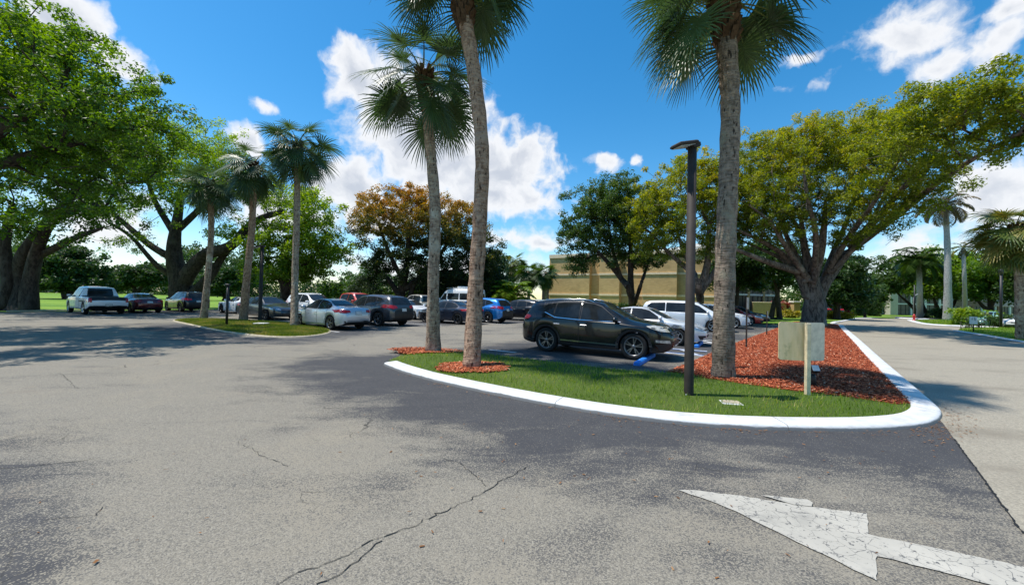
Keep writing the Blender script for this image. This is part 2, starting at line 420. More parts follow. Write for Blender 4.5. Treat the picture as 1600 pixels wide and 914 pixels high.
    br.inputs['Color1'].default_value = (.68, .45, .20, 1); br.inputs['Color2'].default_value = (.58, .37, .155, 1); br.inputs['Mortar'].default_value = (.56, .41, .23, 1)
    col = b.mix(b.math('MULTIPLY', b.ss(b.noise(c, .5, 5, .6), .45, .75), .4), br.outputs['Color'], (.25, .17, .08))
    M['brick'] = b.done(b.pbsdf(col, .9, 0, .2, b.bump(br.outputs['Fac'], -.5, .02)))
    M['band'] = plain('cream_band', (.86, .68, .46), .8, 0, .3, .1)
    M['dark'] = plain('recess_shade', (.035, .033, .03), .7, 0, .3, .3)  # near-black tone stands in for shade inside the recess
    M['screen'] = plain('balcony_screen', (.05, .045, .04), .35, 0, .5, .3, 1)
    M['stucco'] = plain('beige_stucco', (.46, .42, .33), .85, 0, .3, .1)
    M['tan'] = plain('tan_stucco', (.45, .31, .15), .85, 0, .3, .1)
    M['slabwhite'] = plain('white_slab', (.70, .68, .63), .7, 0, .3, .08)
    # barks and leaves
    M['bark_dark'] = barkmat('bark_dark', (.028, .021, .017), (.07, .055, .044), (.09, .076, .062))  # tones darkened slightly for the shade on the stems
    M['bark_grey'] = barkmat('bark_grey', (.06, .047, .04), (.19, .155, .13), (.28, .245, .21))
    M['palm1'] = palmbark('palm_bark_grey', (.18, .12, .085), (.46, .36, .26), (.50, .44, .34))
    M['palm2'] = palmbark('palm_bark_brown', (.19, .11, .07), (.48, .32, .22), (.38, .27, .20))
    M['palm3'] = palmbark('palm_bark_dusky', (.13, .095, .07), (.35, .265, .20), (.29, .25, .18))
    M['royal'] = palmbark('royal_bark', (.26, .25, .24), (.42, .41, .40), (.34, .33, .31))
    M['boot'] = plain('palm_boots', (.085, .048, .026), .9, 0, .2, .4, 10, .5, 30)
    M['sabal'] = leafmat('sabal_frond', [(0, (.030, .062, .020)), (.5, (.06, .105, .032)), (.85, (.10, .15, .05)), (1, (.20, .17, .07))], .42, .26, .55)
    M['sabal_y'] = leafmat('sabal_frond_aged', [(0, (.03, .07, .016)), (.45, (.09, .13, .025)), (.7, (.28, .24, .06)), (1, (.22, .12, .05))], .4, .25, .45)
    M['deadfrond'] = leafmat('dead_frond', [(0, (.16, .12, .07)), (.6, (.25, .20, .13)), (1, (.09, .06, .035))], .8, .1, .2)
    M['stalk'] = plain('frond_stalk', (.12, .15, .035), .5, 0, .4, .25)
    M['lf_bright'] = leafmat('leaf_bright', [(0, (.028, .065, .008)), (.4, (.075, .155, .014)), (.75, (.17, .28, .024)), (1, (.27, .36, .05))], .45, .46)
    M['lf_fresh'] = leafmat('leaf_fresh', [(0, (.05, .10, .010)), (.4, (.12, .21, .016)), (.75, (.22, .33, .026)), (1, (.32, .40, .05))], .45, .48)
    M['lf_mid'] = leafmat('leaf_mid', [(0, (.022, .052, .010)), (.5, (.048, .095, .016)), (.85, (.085, .145, .025)), (1, (.15, .17, .04))], .45, .33)
    M['lf_dark'] = leafmat('leaf_dark', [(0, (.016, .040, .011)), (.5, (.034, .074, .016)), (.85, (.065, .115, .025)), (1, (.11, .14, .035))], .45, .34)
    M['lf_olive'] = leafmat('leaf_olive', [(0, (.075, .105, .014)), (.35, (.15, .20, .022)), (.65, (.28, .29, .03)), (.87, (.50, .40, .04)), (1, (.48, .25, .04))], .45, .5)
    M['lf_orange'] = leafmat('leaf_orange', [(0, (.018, .036, .010)), (.30, (.035, .060, .013)), (.5, (.14, .13, .02)), (.72, (.33, .22, .035)), (1, (.38, .20, .045))], .5, .4)
    M['lf_lime'] = leafmat('leaf_lime', [(0, (.07, .14, .012)), (.5, (.15, .25, .018)), (1, (.33, .38, .04))], .45, .4)
    M['lf_red'] = leafmat('leaf_red', [(0, (.09, .012, .015)), (.6, (.30, .02, .03)), (1, (.10, .10, .03))], .45, .35)
    M['lf_yellow'] = leafmat('leaf_yellow', [(0, (.10, .13, .015)), (.5, (.32, .28, .03)), (1, (.45, .33, .04))], .45, .35)
    # car stuff
    M['glass'] = NB('car_glass'); b = M['glass']; M['glass'] = b.done(b.pbsdf(b.mix(b.ss(b.noise(b.coord(), 3, 3), .3, .7), (.010, .013, .015), (.02, .024, .027)), .03, 0, .32))
    M['trim'] = plain('black_trim', (.018, .018, .019), .55, 0, .4, .2)
    M['seam'] = plain('panel_gap', (.006, .006, .006), .8)
    M['tyre'] = plain('tyre_rubber', (.018, .018, .018), .85, 0, .2, .25, 12)
    M['alloy'] = plain('alloy_wheel', (.45, .46, .47), .3, .85, .5, .1)
    M['midalloy'] = plain('grey_alloy', (.20, .20, .205), .3, .85, .5, .1)
    M['darkalloy'] = plain('dark_alloy', (.05, .05, .052), .35, .6, .5, .2)
    M['chrome'] = plain('chrome', (.75, .76, .78), .12, 1, .5, .05)
    M['headlamp'] = plain('headlamp_glass', (.50, .48, .42), .1, .2, .8, .25, 14)
    M['clearlamp'] = plain('clear_headlamp', (.38, .41, .44), .08, .5, .8, .35, 16)
    M['taillamp'] = plain('taillamp_red', (.40, .012, .015), .12, 0, .7, .3, 14)
    M['plate'] = plain('number_plate', (.55, .56, .55), .5, 0, .4, .25, 30)
build_mats()

# ------------------------------------------------------------------ ground
HD = Vector((.857, -.515, 0)).normalized()      # the way the stalls point
RW = Vector((.515, .857, 0)).normalized()       # the way the rows run

def poly_sheet(name, poly, z, mat, cell=None, zf=None, smooth=True):
    bm = bmesh.new(); vs = [bm.verts.new((p[0], p[1], 0)) for p in poly]; bm.faces.new(vs)
    bmesh.ops.triangulate(bm, faces=bm.faces[:])
    if cell:
        xs = [p[0] for p in poly]; ys = [p[1] for p in poly]
        for ax, lo, hi in ((0, min(xs), max(xs)), (1, min(ys), max(ys))):
            k = lo + cell
            while k < hi:
                co = [0, 0, 0]; no = [0, 0, 0]; co[ax] = k; no[ax] = 1
                bmesh.ops.bisect_plane(bm, geom=bm.verts[:]+bm.edges[:]+bm.faces[:], plane_co=co, plane_no=no); k += cell
    if zf:
        A = np.array([v.co[:2] for v in bm.verts]); Z = zf(A[:, 0], A[:, 1])
        for v, zz in zip(bm.verts, Z): v.co.z = zz
    else:
        for v in bm.verts: v.co.z = z
    bmesh.ops.recalc_face_normals(bm, faces=bm.faces[:])
    if sum(f.normal.z for f in bm.faces) < 0: bmesh.ops.reverse_faces(bm, faces=bm.faces[:])
    for f in bm.faces: f.smooth = smooth
    me = bpy.data.meshes.new(name); bm.to_mesh(me); bm.free(); me.materials.append(mat)
    return link(name, me)

MB_ = MB()
MB_.add([(-1500, -300, -.03), (1500, -300, -.03), (1500, 2500, -.03), (-1500, 2500, -.03)], [(0, 1, 2, 3)])
tag(MB_.build('terrain', M['lawn']), kind='structure')

KERB_PX = [(599,571),(625,581),(665,593),(720,606),(800,623),(880,638),(960,651),(1040,661),(1120,668),(1200,672),(1300,674),(1380,673),(1440,668),(1466,660),(1473,648),(1463,636),(1440,616),(1410,590),(1375,560),(1345,533),(1325,516),(1318,509)]
kerb_pts = catmull([G(*p) for p in KERB_PX], 6) + [Vector((29.2, 35.0, 0)), Vector((31.6, 37.6, 0)), Vector((37, 42.6, 0)), Vector((46, 51.3, 0)), Vector((52, 55, 0))]

def asphalt():
    xs = np.concatenate([np.arange(-75, -16, 1.5), np.arange(-16, 14, .25), np.arange(14, 80, 1.5)])
    ys = np.concatenate([np.arange(-20, 0, 1.5), np.arange(0, 24, .25), np.arange(24, 64, 1.2)])
    X, Y = np.meshgrid(xs, ys); nx, ny = len(xs), len(ys); x, y = X.ravel(), Y.ravel()
    F = np.array([[j*nx+i, j*nx+i+1, (j+1)*nx+i+1, (j+1)*nx+i] for j in range(ny-1) for i in range(nx-1)])
    def near(px, w, amt=1.0):
        pts = [G(*p) for p in px]; return amt*np.clip(1-dist_line(x, y, pts)/w, 0, 1)**.7
    s = np.zeros(len(x)) + .17
    kl = [p for p in kerb_pts[:100]]
    s = np.maximum(s, 1.2*np.clip(1.15-dist_line(x, y, kl)/2.7, 0, 1)**.8)
    s = np.maximum(s, near([(640,555),(560,566),(520,590),(600,610),(720,625)], 1.8, .85))
    s = np.maximum(s, near([(1060,690),(1250,720),(1450,700)], .9, .55))
    s = np.maximum(s, near([(1150,810),(1050,790),(900,740)], .55, .55))
    s = np.maximum(s, near([(1050,880),(1250,905),(1400,880),(1550,860)], .5, .50))
    s = np.maximum(s, near([(1270,740),(1320,790)], .35, .55))
    s = np.maximum(s, near([(880,905),(960,800),(1080,760)], .55, .40))
    s = np.maximum(s, near([(0,690),(10,780),(0,900)], .9, .60))
    s = np.maximum(s, near([(0,700),(110,690)], .5, .55))
    s = np.maximum(s, near([(430,580),(520,600),(480,650)], 1.3, .45))
    s = np.maximum(s, near([(90,650),(330,668)], .55, .38)); s = np.maximum(s, near([(300,705),(520,645),(700,605)], .5, .34)); s = np.maximum(s, near([(560,770),(820,705),(1000,695)], .7, .42)); s = np.maximum(s, near([(380,600),(470,640)], 1.0, .4))
    s = np.maximum(s, near([(270,508),(350,527),(450,532),(530,524),(560,512)], 2.2, .95))
    # stalls keep their seal coat, the lanes have lost it
    for a, w in (((2.0, 12.6), 3.6), ((6.2, 15.4), 3.4), ((9.5, 20.5), 3.6), ((13, 26), 4)):
        s = np.maximum(s, 1.15*np.clip(1.3-np.hypot(x-a[0], y-a[1])/w, 0, 1)**.7)
    s = np.maximum(s, .8*np.clip(1.3-dist_line(x, y, [(-10.5, 19), (-7.5, 22.5), (-3.5, 25.5), (0, 29), (3, 34)])/3.2, 0, 1))
    s = np.maximum(s, .8*np.clip(1.2-dist_line(x, y, [(-27, 26.5), (-22, 36), (-14, 46)])/5, 0, 1))
    s = s + .10*np.clip((y-14)/10, 0, 1)
    me = np_mesh('ground', np.c_[x, y, 0*x], F, [M['asphalt']], False, None, {'seal': s})
    tag(link('ground', me), kind='structure')
asphalt()

road = [G(1600,835), G(1568,790), G(1536,745), G(1508,708), G(1488,682), G(1474,662), G(1440,628), G(1400,592), G(1360,556), G(1330,528), G(1312,511)]
road = [Vector((4.6, -15, 0)), Vector((4.3, 0.4, 0))] + road + [Vector((28.5, 35.3, 0)), Vector((46, 52, 0)), Vector((54, 58.5, 0)), Vector((95, 58.5, 0)), Vector((95, -15, 0))]
tag(poly_sheet('road', road, .004, M['road'], None), kind='structure')

left_lawn = [(-55.2, -9.9), (-32, 28.7), (-15, 57), (-15, 66), (-80, 66), (-80, -10)]
tag(poly_sheet('lawn', left_lawn, .02, M['lawn'], 4), kind='structure')
back_lawn = [(-15, 57), (-3, 44), (10, 42.5), (20, 40), (20.5, 31.5), (28.4, 33.2), (29.2, 35.2), (37, 42.8), (46, 51.5), (60, 58), (60, 80), (-15, 80)]
tag(poly_sheet('lawn_back', back_lawn, .03, M['lawn'], 4), kind='structure')

def sweep(name, path, prof, mat, closed=False, kind='structure'):
    """prof: (inward offset, z); inside is left of the path"""
    n = len(path); V = []; F = []; k = len(prof)
    for i, p in enumerate(path):
        a = path[(i-1) % n] if (closed or i > 0) else p; b = path[(i+1) % n] if (closed or i < n-1) else p
        d = (b-a); d.z = 0; d.normalize(); nn = Vector((-d.y, d.x, 0))
        for o, z in prof: V.append(p + nn*o + Vector((0, 0, z)))
    for i in range(n if closed else n-1):
        for j in range(k-1):
            a, b = i*k+j, ((i+1) % n)*k+j
            F.append((a, b, b+1, a+1))
    mb = MB(); mb.add(V, F, 0, True)
    if not closed:
        mb.add(V[:k], [tuple(range(k))]); mb.add(V[-k:], [tuple(range(k))[::-1]])
    o = mb.build(name, mat); o.data.update()
    return tag(o, kind=kind)
KPROF = [(0, -.02), (.012, .035), (.03, .062), (.07, .072), (.30, .088), (.335, .085), (.35, .05), (.35, -.02)]
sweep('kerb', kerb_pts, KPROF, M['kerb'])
def kerb_joints():
    mb = MB(); acc = 1.1
    for a, b_ in zip(kerb_pts[:-6], kerb_pts[1:]):
        L_ = (b_-a).length; acc += L_
        if acc > 3.05:
            acc = 0; d = (b_-a).normalized(); n = Vector((-d.y, d.x, 0)); pr = [(-.002, .0)] + [(o-.002 if o < .1 else o, z+.0015) for o, z in KPROF[1:6]]
            V = [a + n*o + d*s_*.004 + Vector((0, 0, z)) for o, z in pr for s_ in (-1, 1)]
            mb.add(V, [(2*i, 2*i+1, 2*i+3, 2*i+2) for i in range(len(pr)-1)])
    tag(mb.build('kerb_joints', M['joint']), kind='structure')
M['joint'] = plain('kerb_joint', (.12, .115, .105), .9)
kerb_joints()

# island surface ------------------------------------------------------------
def offset(path, o):
    out = []
    for i, p in enumerate(path):
        d = path[min(i+1, len(path)-1)] - path[max(i-1, 0)]; d.z = 0; d.normalize(); out.append(p + Vector((-d.y, d.x, 0))*o)
    return out
inner = offset(kerb_pts[:-5], .33)
back_px = [(1240,503),(1222,510),(1180,525),(1140,540),(1110,553),(1075,568),(1040,583),(1000,581),(950,576.5),(900,570.5),(830,562),(760,554),(700,549.5),(655,551),(622,558),(606,566)]
island_poly = inner + [G(*p) for p in back_px]
kl_in = inner
def island_z(x, y, poly=island_poly):
    d = dist_line(x, y, poly, True); dk = dist_line(x, y, kl_in)
    return .015 + .10*(1-np.exp(-d/.9)) + .045*np.exp(-dk/.5) + .12*np.clip((y-16)/14, 0, 1)*(1-np.exp(-d/2))
tag(poly_sheet('island_ground', island_poly, 0, M['turf'], .4, island_z), kind='structure')
mulch_front = [G(*p) for p in [(1425,636),(1400,638),(1320,627),(1230,618),(1160,608),(1100,597),(1062,586),(1040,582.5)]]
kin = [p for p in inner if p.y > G(1425,636).y + .15 and p.x > 4]
mulch_poly = mulch_front + [G(*p) for p in [(1075,568),(1110,553),(1140,540),(1180,525),(1222,510),(1240,503)]] + kin[::-1]
mz = lambda x, y: island_z(x, y) + .02*np.clip(dist_line(x, y, mulch_poly, True)/.3, 0, 1) + .006
tag(poly_sheet('mulch_bed', mulch_poly, 0, M['mulch'], .4, mz), kind='structure')
def disc(c, rx, ry, n=28, jit=.12):
    return [Vector((c.x+math.cos(t)*rx*(1+random.uniform(-jit, jit)), c.y+math.sin(t)*ry*(1+random.uniform(-jit, jit)), 0)) for t in [2*math.pi*k/n for k in range(n)]]
P1B, P2B, P3B = G(677, 551), G(737, 575, .07), G(1130, 589, .1)
ring1 = disc(P1B + Vector((-.15, -.05, 0)), 1.0, .55); ring2 = disc(P2B, .74, .55)
ring1 = [p for p in ring1]
rz_ = lambda x, y: island_z(x, y) + .014
tag(poly_sheet('mulch_ring', ring2, 0, M['mulch'], .3, rz_), kind='structure')
tag(poly_sheet('mulch_ring_far', ring1, 0, M['mulch'], .3, rz_), kind='structure')

# left island ---------------------------------------------------------------
LI_front = [(272,501.5),(300,508),(340,516.5),(385,523),(430,527),(475,526.5),(505,523),(515,518.5)]
LI_back = [(505,513),(470,507),(430,503.5),(380,501),(330,499),(290,499.5)]
LI = catmull([G(*p) for p in LI_front + LI_back], 4, True)
liz = lambda x, y: .02 + .10*(1-np.exp(-dist_line(x, y, LI, True)/.8))
tag(poly_sheet('island_ground_left', LI, 0, M['turf'], .6, liz), kind='structure')
sweep('kerb_edge', LI, [(-.06, -.01), (-.05, .03), (.0, .045), (.07, .045), (.09, 0)], M['stop_tan'], True)

# right hand islands --------------------------------------------------------
RQ = [G(1487,517.5), G(1505,520.5), G(1530,524.5), G(1565,531), G(1600,537), G(1660,549), G(1760,570)]
RQb = [Vector((46, 14, 0)), Vector((46, 25, 0)), G(1600,514), G(1560,513.5), G(1530,512.5), G(1500,514)]
RQp = catmull(RQ, 5)
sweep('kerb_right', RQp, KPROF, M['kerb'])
rq_poly = offset(RQp, .3) + RQb
rqz = lambda x, y: .03 + .16*(1-np.exp(-dist_line(x, y, rq_poly, True)/1.2))
tag(poly_sheet('lawn_right', rq_poly, 0, M['lawn'], 1.2, rqz), kind='structure')
RS = catmull([G(1417,501), G(1424,503.5), G(1440,507), G(1470,509.5), G(1500,510.7), G(1540,512.3), G(1566,513.7)], 5)
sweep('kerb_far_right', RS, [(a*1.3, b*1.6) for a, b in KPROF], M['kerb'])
rs_poly = offset(RS, .4) + [Vector((70, 36, 0)), Vector((86, 44, 0)), Vector((86, 56, 0)), Vector((62, 54.5, 0))]
rsz = lambda x, y: .05 + .15*(1-np.exp(-dist_line(x, y, rs_poly, True)/2))
tag(poly_sheet('lawn_far_right', rs_poly, 0, M['lawn'], 2.5, rsz), kind='structure')
RT = catmull([G(1398,497.3), G(1416,498.3), G(1435,499.2), G(1452,499.6)], 4)
sweep('kerb_beyond', RT, [(a*1.5, b*1.8) for a, b in KPROF], M['kerb'])

# grass blades, chips, litter ------------------------------------------------
def scatter(poly, n, d0=8.0, pw=1.6, avoid=(), seed=1):
    g = np.random.default_rng(seed); A = np.array([(p[0], p[1]) for p in poly]); lo, hi = A.min(0), A.max(0)
    X = g.uniform(lo[0], hi[0], n); Y = g.uniform(lo[1], hi[1], n)
    k = in_poly(X, Y, A) & (g.random(n) < np.minimum(1, (d0/np.hypot(X, Y))**pw))
    for av in avoid: k &= ~in_poly(X, Y, np.array([(p[0], p[1]) for p in av]))
    return X[k], Y[k]
def blades(name, X, Y, Z, h0, h1, w, mat, seed=1):
    g = np.random.default_rng(seed); n = len(X); h = g.uniform(h0, h1, n); a = g.uniform(0, 6.283, n); ln = g.uniform(.15, .9, n)*h
    b = a + g.uniform(-1.2, 1.2, n) + 1.57; ww = w*g.uniform(.7, 1.3, n)
    p0 = np.c_[X-np.cos(a)*ww, Y-np.sin(a)*ww, Z-.01]; p1 = np.c_[X+np.cos(a)*ww, Y+np.sin(a)*ww, Z-.01]
    p2 = np.c_[X+np.cos(b)*ln, Y+np.sin(b)*ln, Z+h]
    V = np.stack([p0, p1, p2], 1).reshape(-1, 3); F = np.arange(3*n).reshape(-1, 3)
    pt = .5+.5*np.sin(X*2.1+1.3*np.sin(Y*1.7))*np.sin(Y*2.6+X)
    t = np.clip(g.normal(.42, .24, n)+.75*(pt-.5), 0, 1)
    return tag(link(name, np_mesh(name, V, F, [mat], False, None, {'tint': np.repeat(t, 3)})), kind='stuff')
def chips(name, X, Y, Z, l0, l1, mat, seed=2, tilt=.5):
    g = np.random.default_rng(seed); n = len(X); a = g.uniform(0, 6.283, n); L_ = g.uniform(l0, l1, n); w_ = L_*g.uniform(.22, .5, n)
    ux = np.c_[np.cos(a), np.sin(a), g.uniform(-tilt, tilt, n)]; vx = np.c_[-np.sin(a), np.cos(a), g.uniform(-tilt, tilt, n)]
    C_ = np.c_[X, Y, Z+.006+g.random(n)*.02]
    q = [C_ + ux*(sx*L_/2)[:, None] + vx*(sy*w_/2)[:, None] for sx, sy in ((-1, -1), (1, -.7), (.9, .8), (-.8, 1))]
    V = np.stack(q, 1).reshape(-1, 3); F = np.arange(4*n).reshape(-1, 4)
    return tag(link(name, np_mesh(name, V, F, [mat], False, None, {'tint': np.repeat(np.clip(g.normal(.45, .25, n), 0, 1), 4)})), kind='stuff')

lid = disc(G(1142, 631), .2, .14, 12, 0)
grass_poly = [p for p in inner if p.x < 6.1 and p.y < 12] + mulch_front + [G(*p) for p in back_px[7:]]
X, Y = scatter(island_poly, 420000, 7.5, 1.3, (mulch_poly, ring2, ring1, lid), 3)
blades('grass_island', X, Y, island_z(X, Y), .035, .095, .0055, M['blade'], 3)
X, Y = scatter(mulch_poly, 900000, 8, 1.3, (), 4); chips('mulch_chips', X, Y, mz(X, Y), .016, .062, M['chip'], 4)
for nm, rg, sd_ in (('mulch_chips_ring', ring2, 5), ('mulch_chips_ring_far', ring1, 6)):
    X, Y = scatter(disc(sum(rg, Vector())/len(rg), 0.84 if rg is ring2 else 1.08, .65 if rg is ring2 else .60), 9000, 8, 1, (), sd_); chips(nm, X, Y, rz_(X, Y), .018, .07, M['chip'], sd_)
X, Y = scatter(LI, 120000, 19, 1, (), 7); blades('grass_left_island', X, Y, liz(X, Y), .04, .09, .010, M['blade_dry'], 7)
X, Y = scatter(rq_poly, 130000, 22, 1, (), 8); blades('grass_right_lawn', X, Y, rqz(X, Y), .04, .10, .013, M['blade'], 8)
X, Y = scatter(rs_poly, 120000, 40, 1, (), 9); blades('grass_far_right_lawn', X, Y, rsz(X, Y), .06, .13, .022, M['blade'], 9)
# litter gathered along the kerb face, the odd leaf on the tarmac
g = np.random.default_rng(11); LX, LY = [], []
for i in range(8, len(kerb_pts)-20):
    p = kerb_pts[i]; d = (kerb_pts[i+1]-kerb_pts[i]).normalized(); dens = int(9*max(0, math.sin(i*.9)+.6*math.sin(i*.37+1)+.25))
    for _ in range(dens):
        o = -abs(random.gauss(0, .10)) - .01; t = random.uniform(-.3, .3); LX.append(p.x+d.x*t-d.y*o); LY.append(p.y+d.y*t+d.x*o)
for _ in range(150):
    q = G(random.uniform(-100, 1500), 914-abs(random.gauss(0, 180))-random.uniform(0, 60)) if random.random() < .6 else G(random.uniform(600, 1480), random.uniform(640, 760))
    if q.y > 0 and not in_poly(np.array([q.x]), np.array([q.y]), island_poly)[0]: LX.append(q.x); LY.append(q.y)
for _ in range(260):
    q = G(random.gauss(1478, 26), random.gauss(668, 14)); LX.append(q.x); LY.append(q.y)
LX, LY = np.array(LX), np.array(LY); k = ~in_poly(LX, LY, offset(kerb_pts[:-5], .0) + [G(*p) for p in back_px])
chips('leaf_litter', LX[k], LY[k], 0*LX[k]-.004, .014, .04, M['litter'], 12, .12)

# painted markings -------------------------------------------------------------
def mark(name, polys, mat, z=.008):
    mb = MB()
    for pl in polys: mb.add([(p[0], p[1], z) for p in pl], [tuple(range(len(pl)))])
    o = mb.build(name, mat)
    if o.data.polygons[0].normal.z < 0: o.data.flip_normals()
    return tag(o, kind='structure')
ar = [G(*p) for p in [(1058,766),(1092,767),(1160,776),(1240,789),(1300,797),(1355,803.5),(1357,836),(1480,861),(1620,891),(1620,935),(1500,902),(1368,869),(1370,909),(1300,874),(1220,835),(1150,800),(1115,785)]]
ar2 = []
for i, p in enumerate(ar):
    q = ar[(i+1) % len(ar)]; k = max(1, int((q-p).length/.05))
    for j in range(k): ar2.append(p.lerp(q, j/k) + Vector((random.gauss(0, .0045), random.gauss(0, .0045), 0)))
tag(poly_sheet('road_marking_arrow', ar2, .008, M['arrow'], None, None, False), kind='structure')
mark('road_marking_ghost', [[G(1190,775), G(1262,782), G(1270,787), G(1268,793), G(1240,790)]], M['arrow'], .012)
def strip(a, b, w):
    d = (b-a).normalized(); n = Vector((-d.y, d.x, 0))*w/2; return [a-n, b-n, b+n, a+n]
NOSE = Vector((4.75, 11.15, 0)); lines = []; blue = []
def stallline(nose, row, ln=5.0, w=.12, fwd=.1):
    a = nose + RW*row + HD*fwd; return strip(a, a - HD*ln, w)
NOSE2 = Vector((7.25, 14.55, 0))
lines += [strip(NOSE-RW*1.75-HD*4.3, NOSE-RW*1.75-HD*5.3, .12), stallline(NOSE, 1.35, 5.2, .12, .6), stallline(NOSE, 2.75, 5.2, .12, .6)]
for k in range(6):
    a = NOSE + RW*1.4 + HD*(.5-.95*k); lines.append(strip(a, a + RW*1.3 - HD*.75, .14))
blue += [stallline(NOSE, 1.5, 5, .09, .6), stallline(NOSE, 2.6, 5, .09, .6)]
lines += [stallline(NOSE2, 1.5, 5, .12, .5), stallline(NOSE2, 3.0, 5, .12, .5)]
for k in range(6):
    a = NOSE2 + RW*1.55 + HD*(.3-.95*k); lines.append(strip(a, a + RW*1.35 - HD*.75, .14))
NOSE3 = Vector((12.4, 21.8, 0))
lines += [stallline(NOSE3, 1.6), stallline(NOSE3, 4.4), stallline(NOSE3, -1.7)]
mark('parking_lines', lines, M['line']); mark('blue_parking_lines', blue, M['blueline'], .012)
ll = []
for px, py in ((530,519),(622,512),(690,509),(790,507)):
    a = G(px, py); ll.append(strip(a, a - HD*5.2, .11))
for t in range(4):
    a = Vector((-25, 24.2, 0)) + RW*2.9*t; ll.append(strip(a, a - HD*5, .11))
mark('far_parking_lines', ll, M['line'])
# the long open crack, and the seam where the lane joins the through road
def crack(px, w, name):
    pts = [G(*p) for p in px]; P_ = []
    for a, b in zip(pts, pts[1:]):
        n = max(2, int((b-a).length/.04))
        for j in range(n): P_.append(a.lerp(b, j/n) + Vector((random.gauss(0, .012 if w < .02 else .004), random.gauss(0, .012 if w < .02 else .004), 0)))
    mb = MB()
    for a, b in zip(P_, P_[1:]):
        d = (b-a).normalized(); n = Vector((-d.y, d.x, 0))*w*random.uniform(.25, 1)/2
        mb.add([(p.x, p.y, .005) for p in (a-n, b-n, b+n, a+n)], [(0, 1, 2, 3)])
    tag(mb.build(name, M['seam']), kind='structure')
crack([(436,912),(480,890),(545,868),(585,842),(640,824),(690,800),(720,788),(760,768),(790,748),(830,727)], .0095, 'pavement_crack')
crack([(490,914),(540,892),(575,860),(600,838)], .010, 'pavement_crack_short')
crack([(690,716),(720,725),(765,763)], .008, 'pavement_crack_thin')
crack([(370,690),(420,716),(456,732)], .006, 'pavement_crack_near')
crack([(0,842),(75,812),(150,806),(160,790)], .005, 'pavement_crack_left')
crack([(96,584),(112,600),(122,608)], .007, 'pavement_crack_far')
crack([(1603,838),(1568,792),(1536,748),(1508,710),(1490,684)], .022, 'road_seam')

# ------------------------------------------------------------------ palms
def fan_mesh(elev, seed, stalk=1.15, blade=1.0, nseg=38, mats=('sabal', 'stalk'), wid=1.0):
    """one fan leaf: arching stalk, then a costapalmate blade of drooping segments (outward = +X)"""
    rg = np.random.default_rng(seed); e = R(elev); V = []; F = []; mi = []; tint = []
    # stalk curve bending down
    pts = []; p = np.zeros(3); a = e; n = 6
    for i in range(n+1):
        pts.append(p.copy()); p = p + stalk/n*np.array([math.cos(a), 0, math.sin(a)]); a -= R(9 + (4 if elev > 0 else 1))*.55
    for i, q in enumerate(pts):
        w = .032*(1-.55*i/n)
        for dy, dz in ((-w, 0), (0, w*.7), (w, 0), (0, -w*.5)): V.append(q + np.array([0, dy, dz])); tint.append(.7)
    for i in range(n):
        for k in range(4): F.append((i*4+k, i*4+(k+1) % 4, i*4+4+(k+1) % 4, i*4+4+k)); mi.append(1)
    hub = pts[-1]; fx = np.array([math.cos(a), 0, math.sin(a)]); up = np.array([-math.sin(a), 0, math.cos(a)]); sy = np.array([0, 1., 0])
    lf = rg.uniform(0, 1)
    twist = rg.uniform(-.6, .6); sy, up = sy*math.cos(twist)+up*math.sin(twist), up*math.cos(twist)-sy*math.sin(twist)
    for s in range(nseg):
        t = -1 + 2*s/(nseg-1); ang = R(128)*t
        L_ = blade*(1.0-.30*abs(t)**2)*rg.uniform(.88, 1.06)
        start = hub + fx*(.30*blade*(1-abs(t)))           # along the costa
        d = fx*math.cos(ang) + sy*math.sin(ang) + up*.14
        d = d/np.linalg.norm(d); side = np.cross(d, up); side /= np.linalg.norm(side)
        q = start.copy(); hw = [.009, .019, .017, .010, .002]; st = [0, .28, .58, .82, 1.0]; base = len(V)
        droop = rg.uniform(.18, .6); prev = 0; dirn = d.copy()
        nrm = np.cross(side, d)
        for j in range(5):
            dl = (st[j]-prev)*L_; prev = st[j]
            dirn = dirn + np.array([0, 0, -1.])*droop*(.02, .10, .30, .55, .8)[j]; dirn /= np.linalg.norm(dirn)
            q = q + dirn*dl
            wv = side*hw[j]*blade*wid; V += [q-wv, q + nrm*hw[j]*.35*(1 if s % 2 else -1), q+wv]
            tt = float(np.clip(.25+.35*lf+rg.normal(0, .12), 0, 1)); tint += [tt]*3
        for j in range(4):
            b = base+3*j
            F += [(b, b+1, b+4, b+3), (b+1, b+2, b+5, b+4)]; mi += [0, 0]
    return np_mesh('frond', np.array(V), np.array(F), [M[mats[0]], M[mats[1]]], False, mi, {'tint': tint})
FAN = {}
def fan(elev, var, key='sabal', wid=1.0):
    k = (key, elev, var, wid)
    if k not in FAN:
        FAN[k] = fan_mesh(elev, 2000+elev*7+var*13+len(key), 0.86, 1.04, 42 if wid < 1.3 else 30, (key, 'stalk'), wid)
    return FAN[k]

def trunk_mb(path, rad, n=16):
    mb = MB(); pts = catmull(path, 7); m_ = len(pts)
    rr = [np.interp(i/(m_-1), np.linspace(0, 1, len(rad)), rad)*(1+.045*math.sin(i*1.9)+random.uniform(-.02, .02)) for i in range(m_)]
    mb.tube(pts, rr, n); return mb, pts

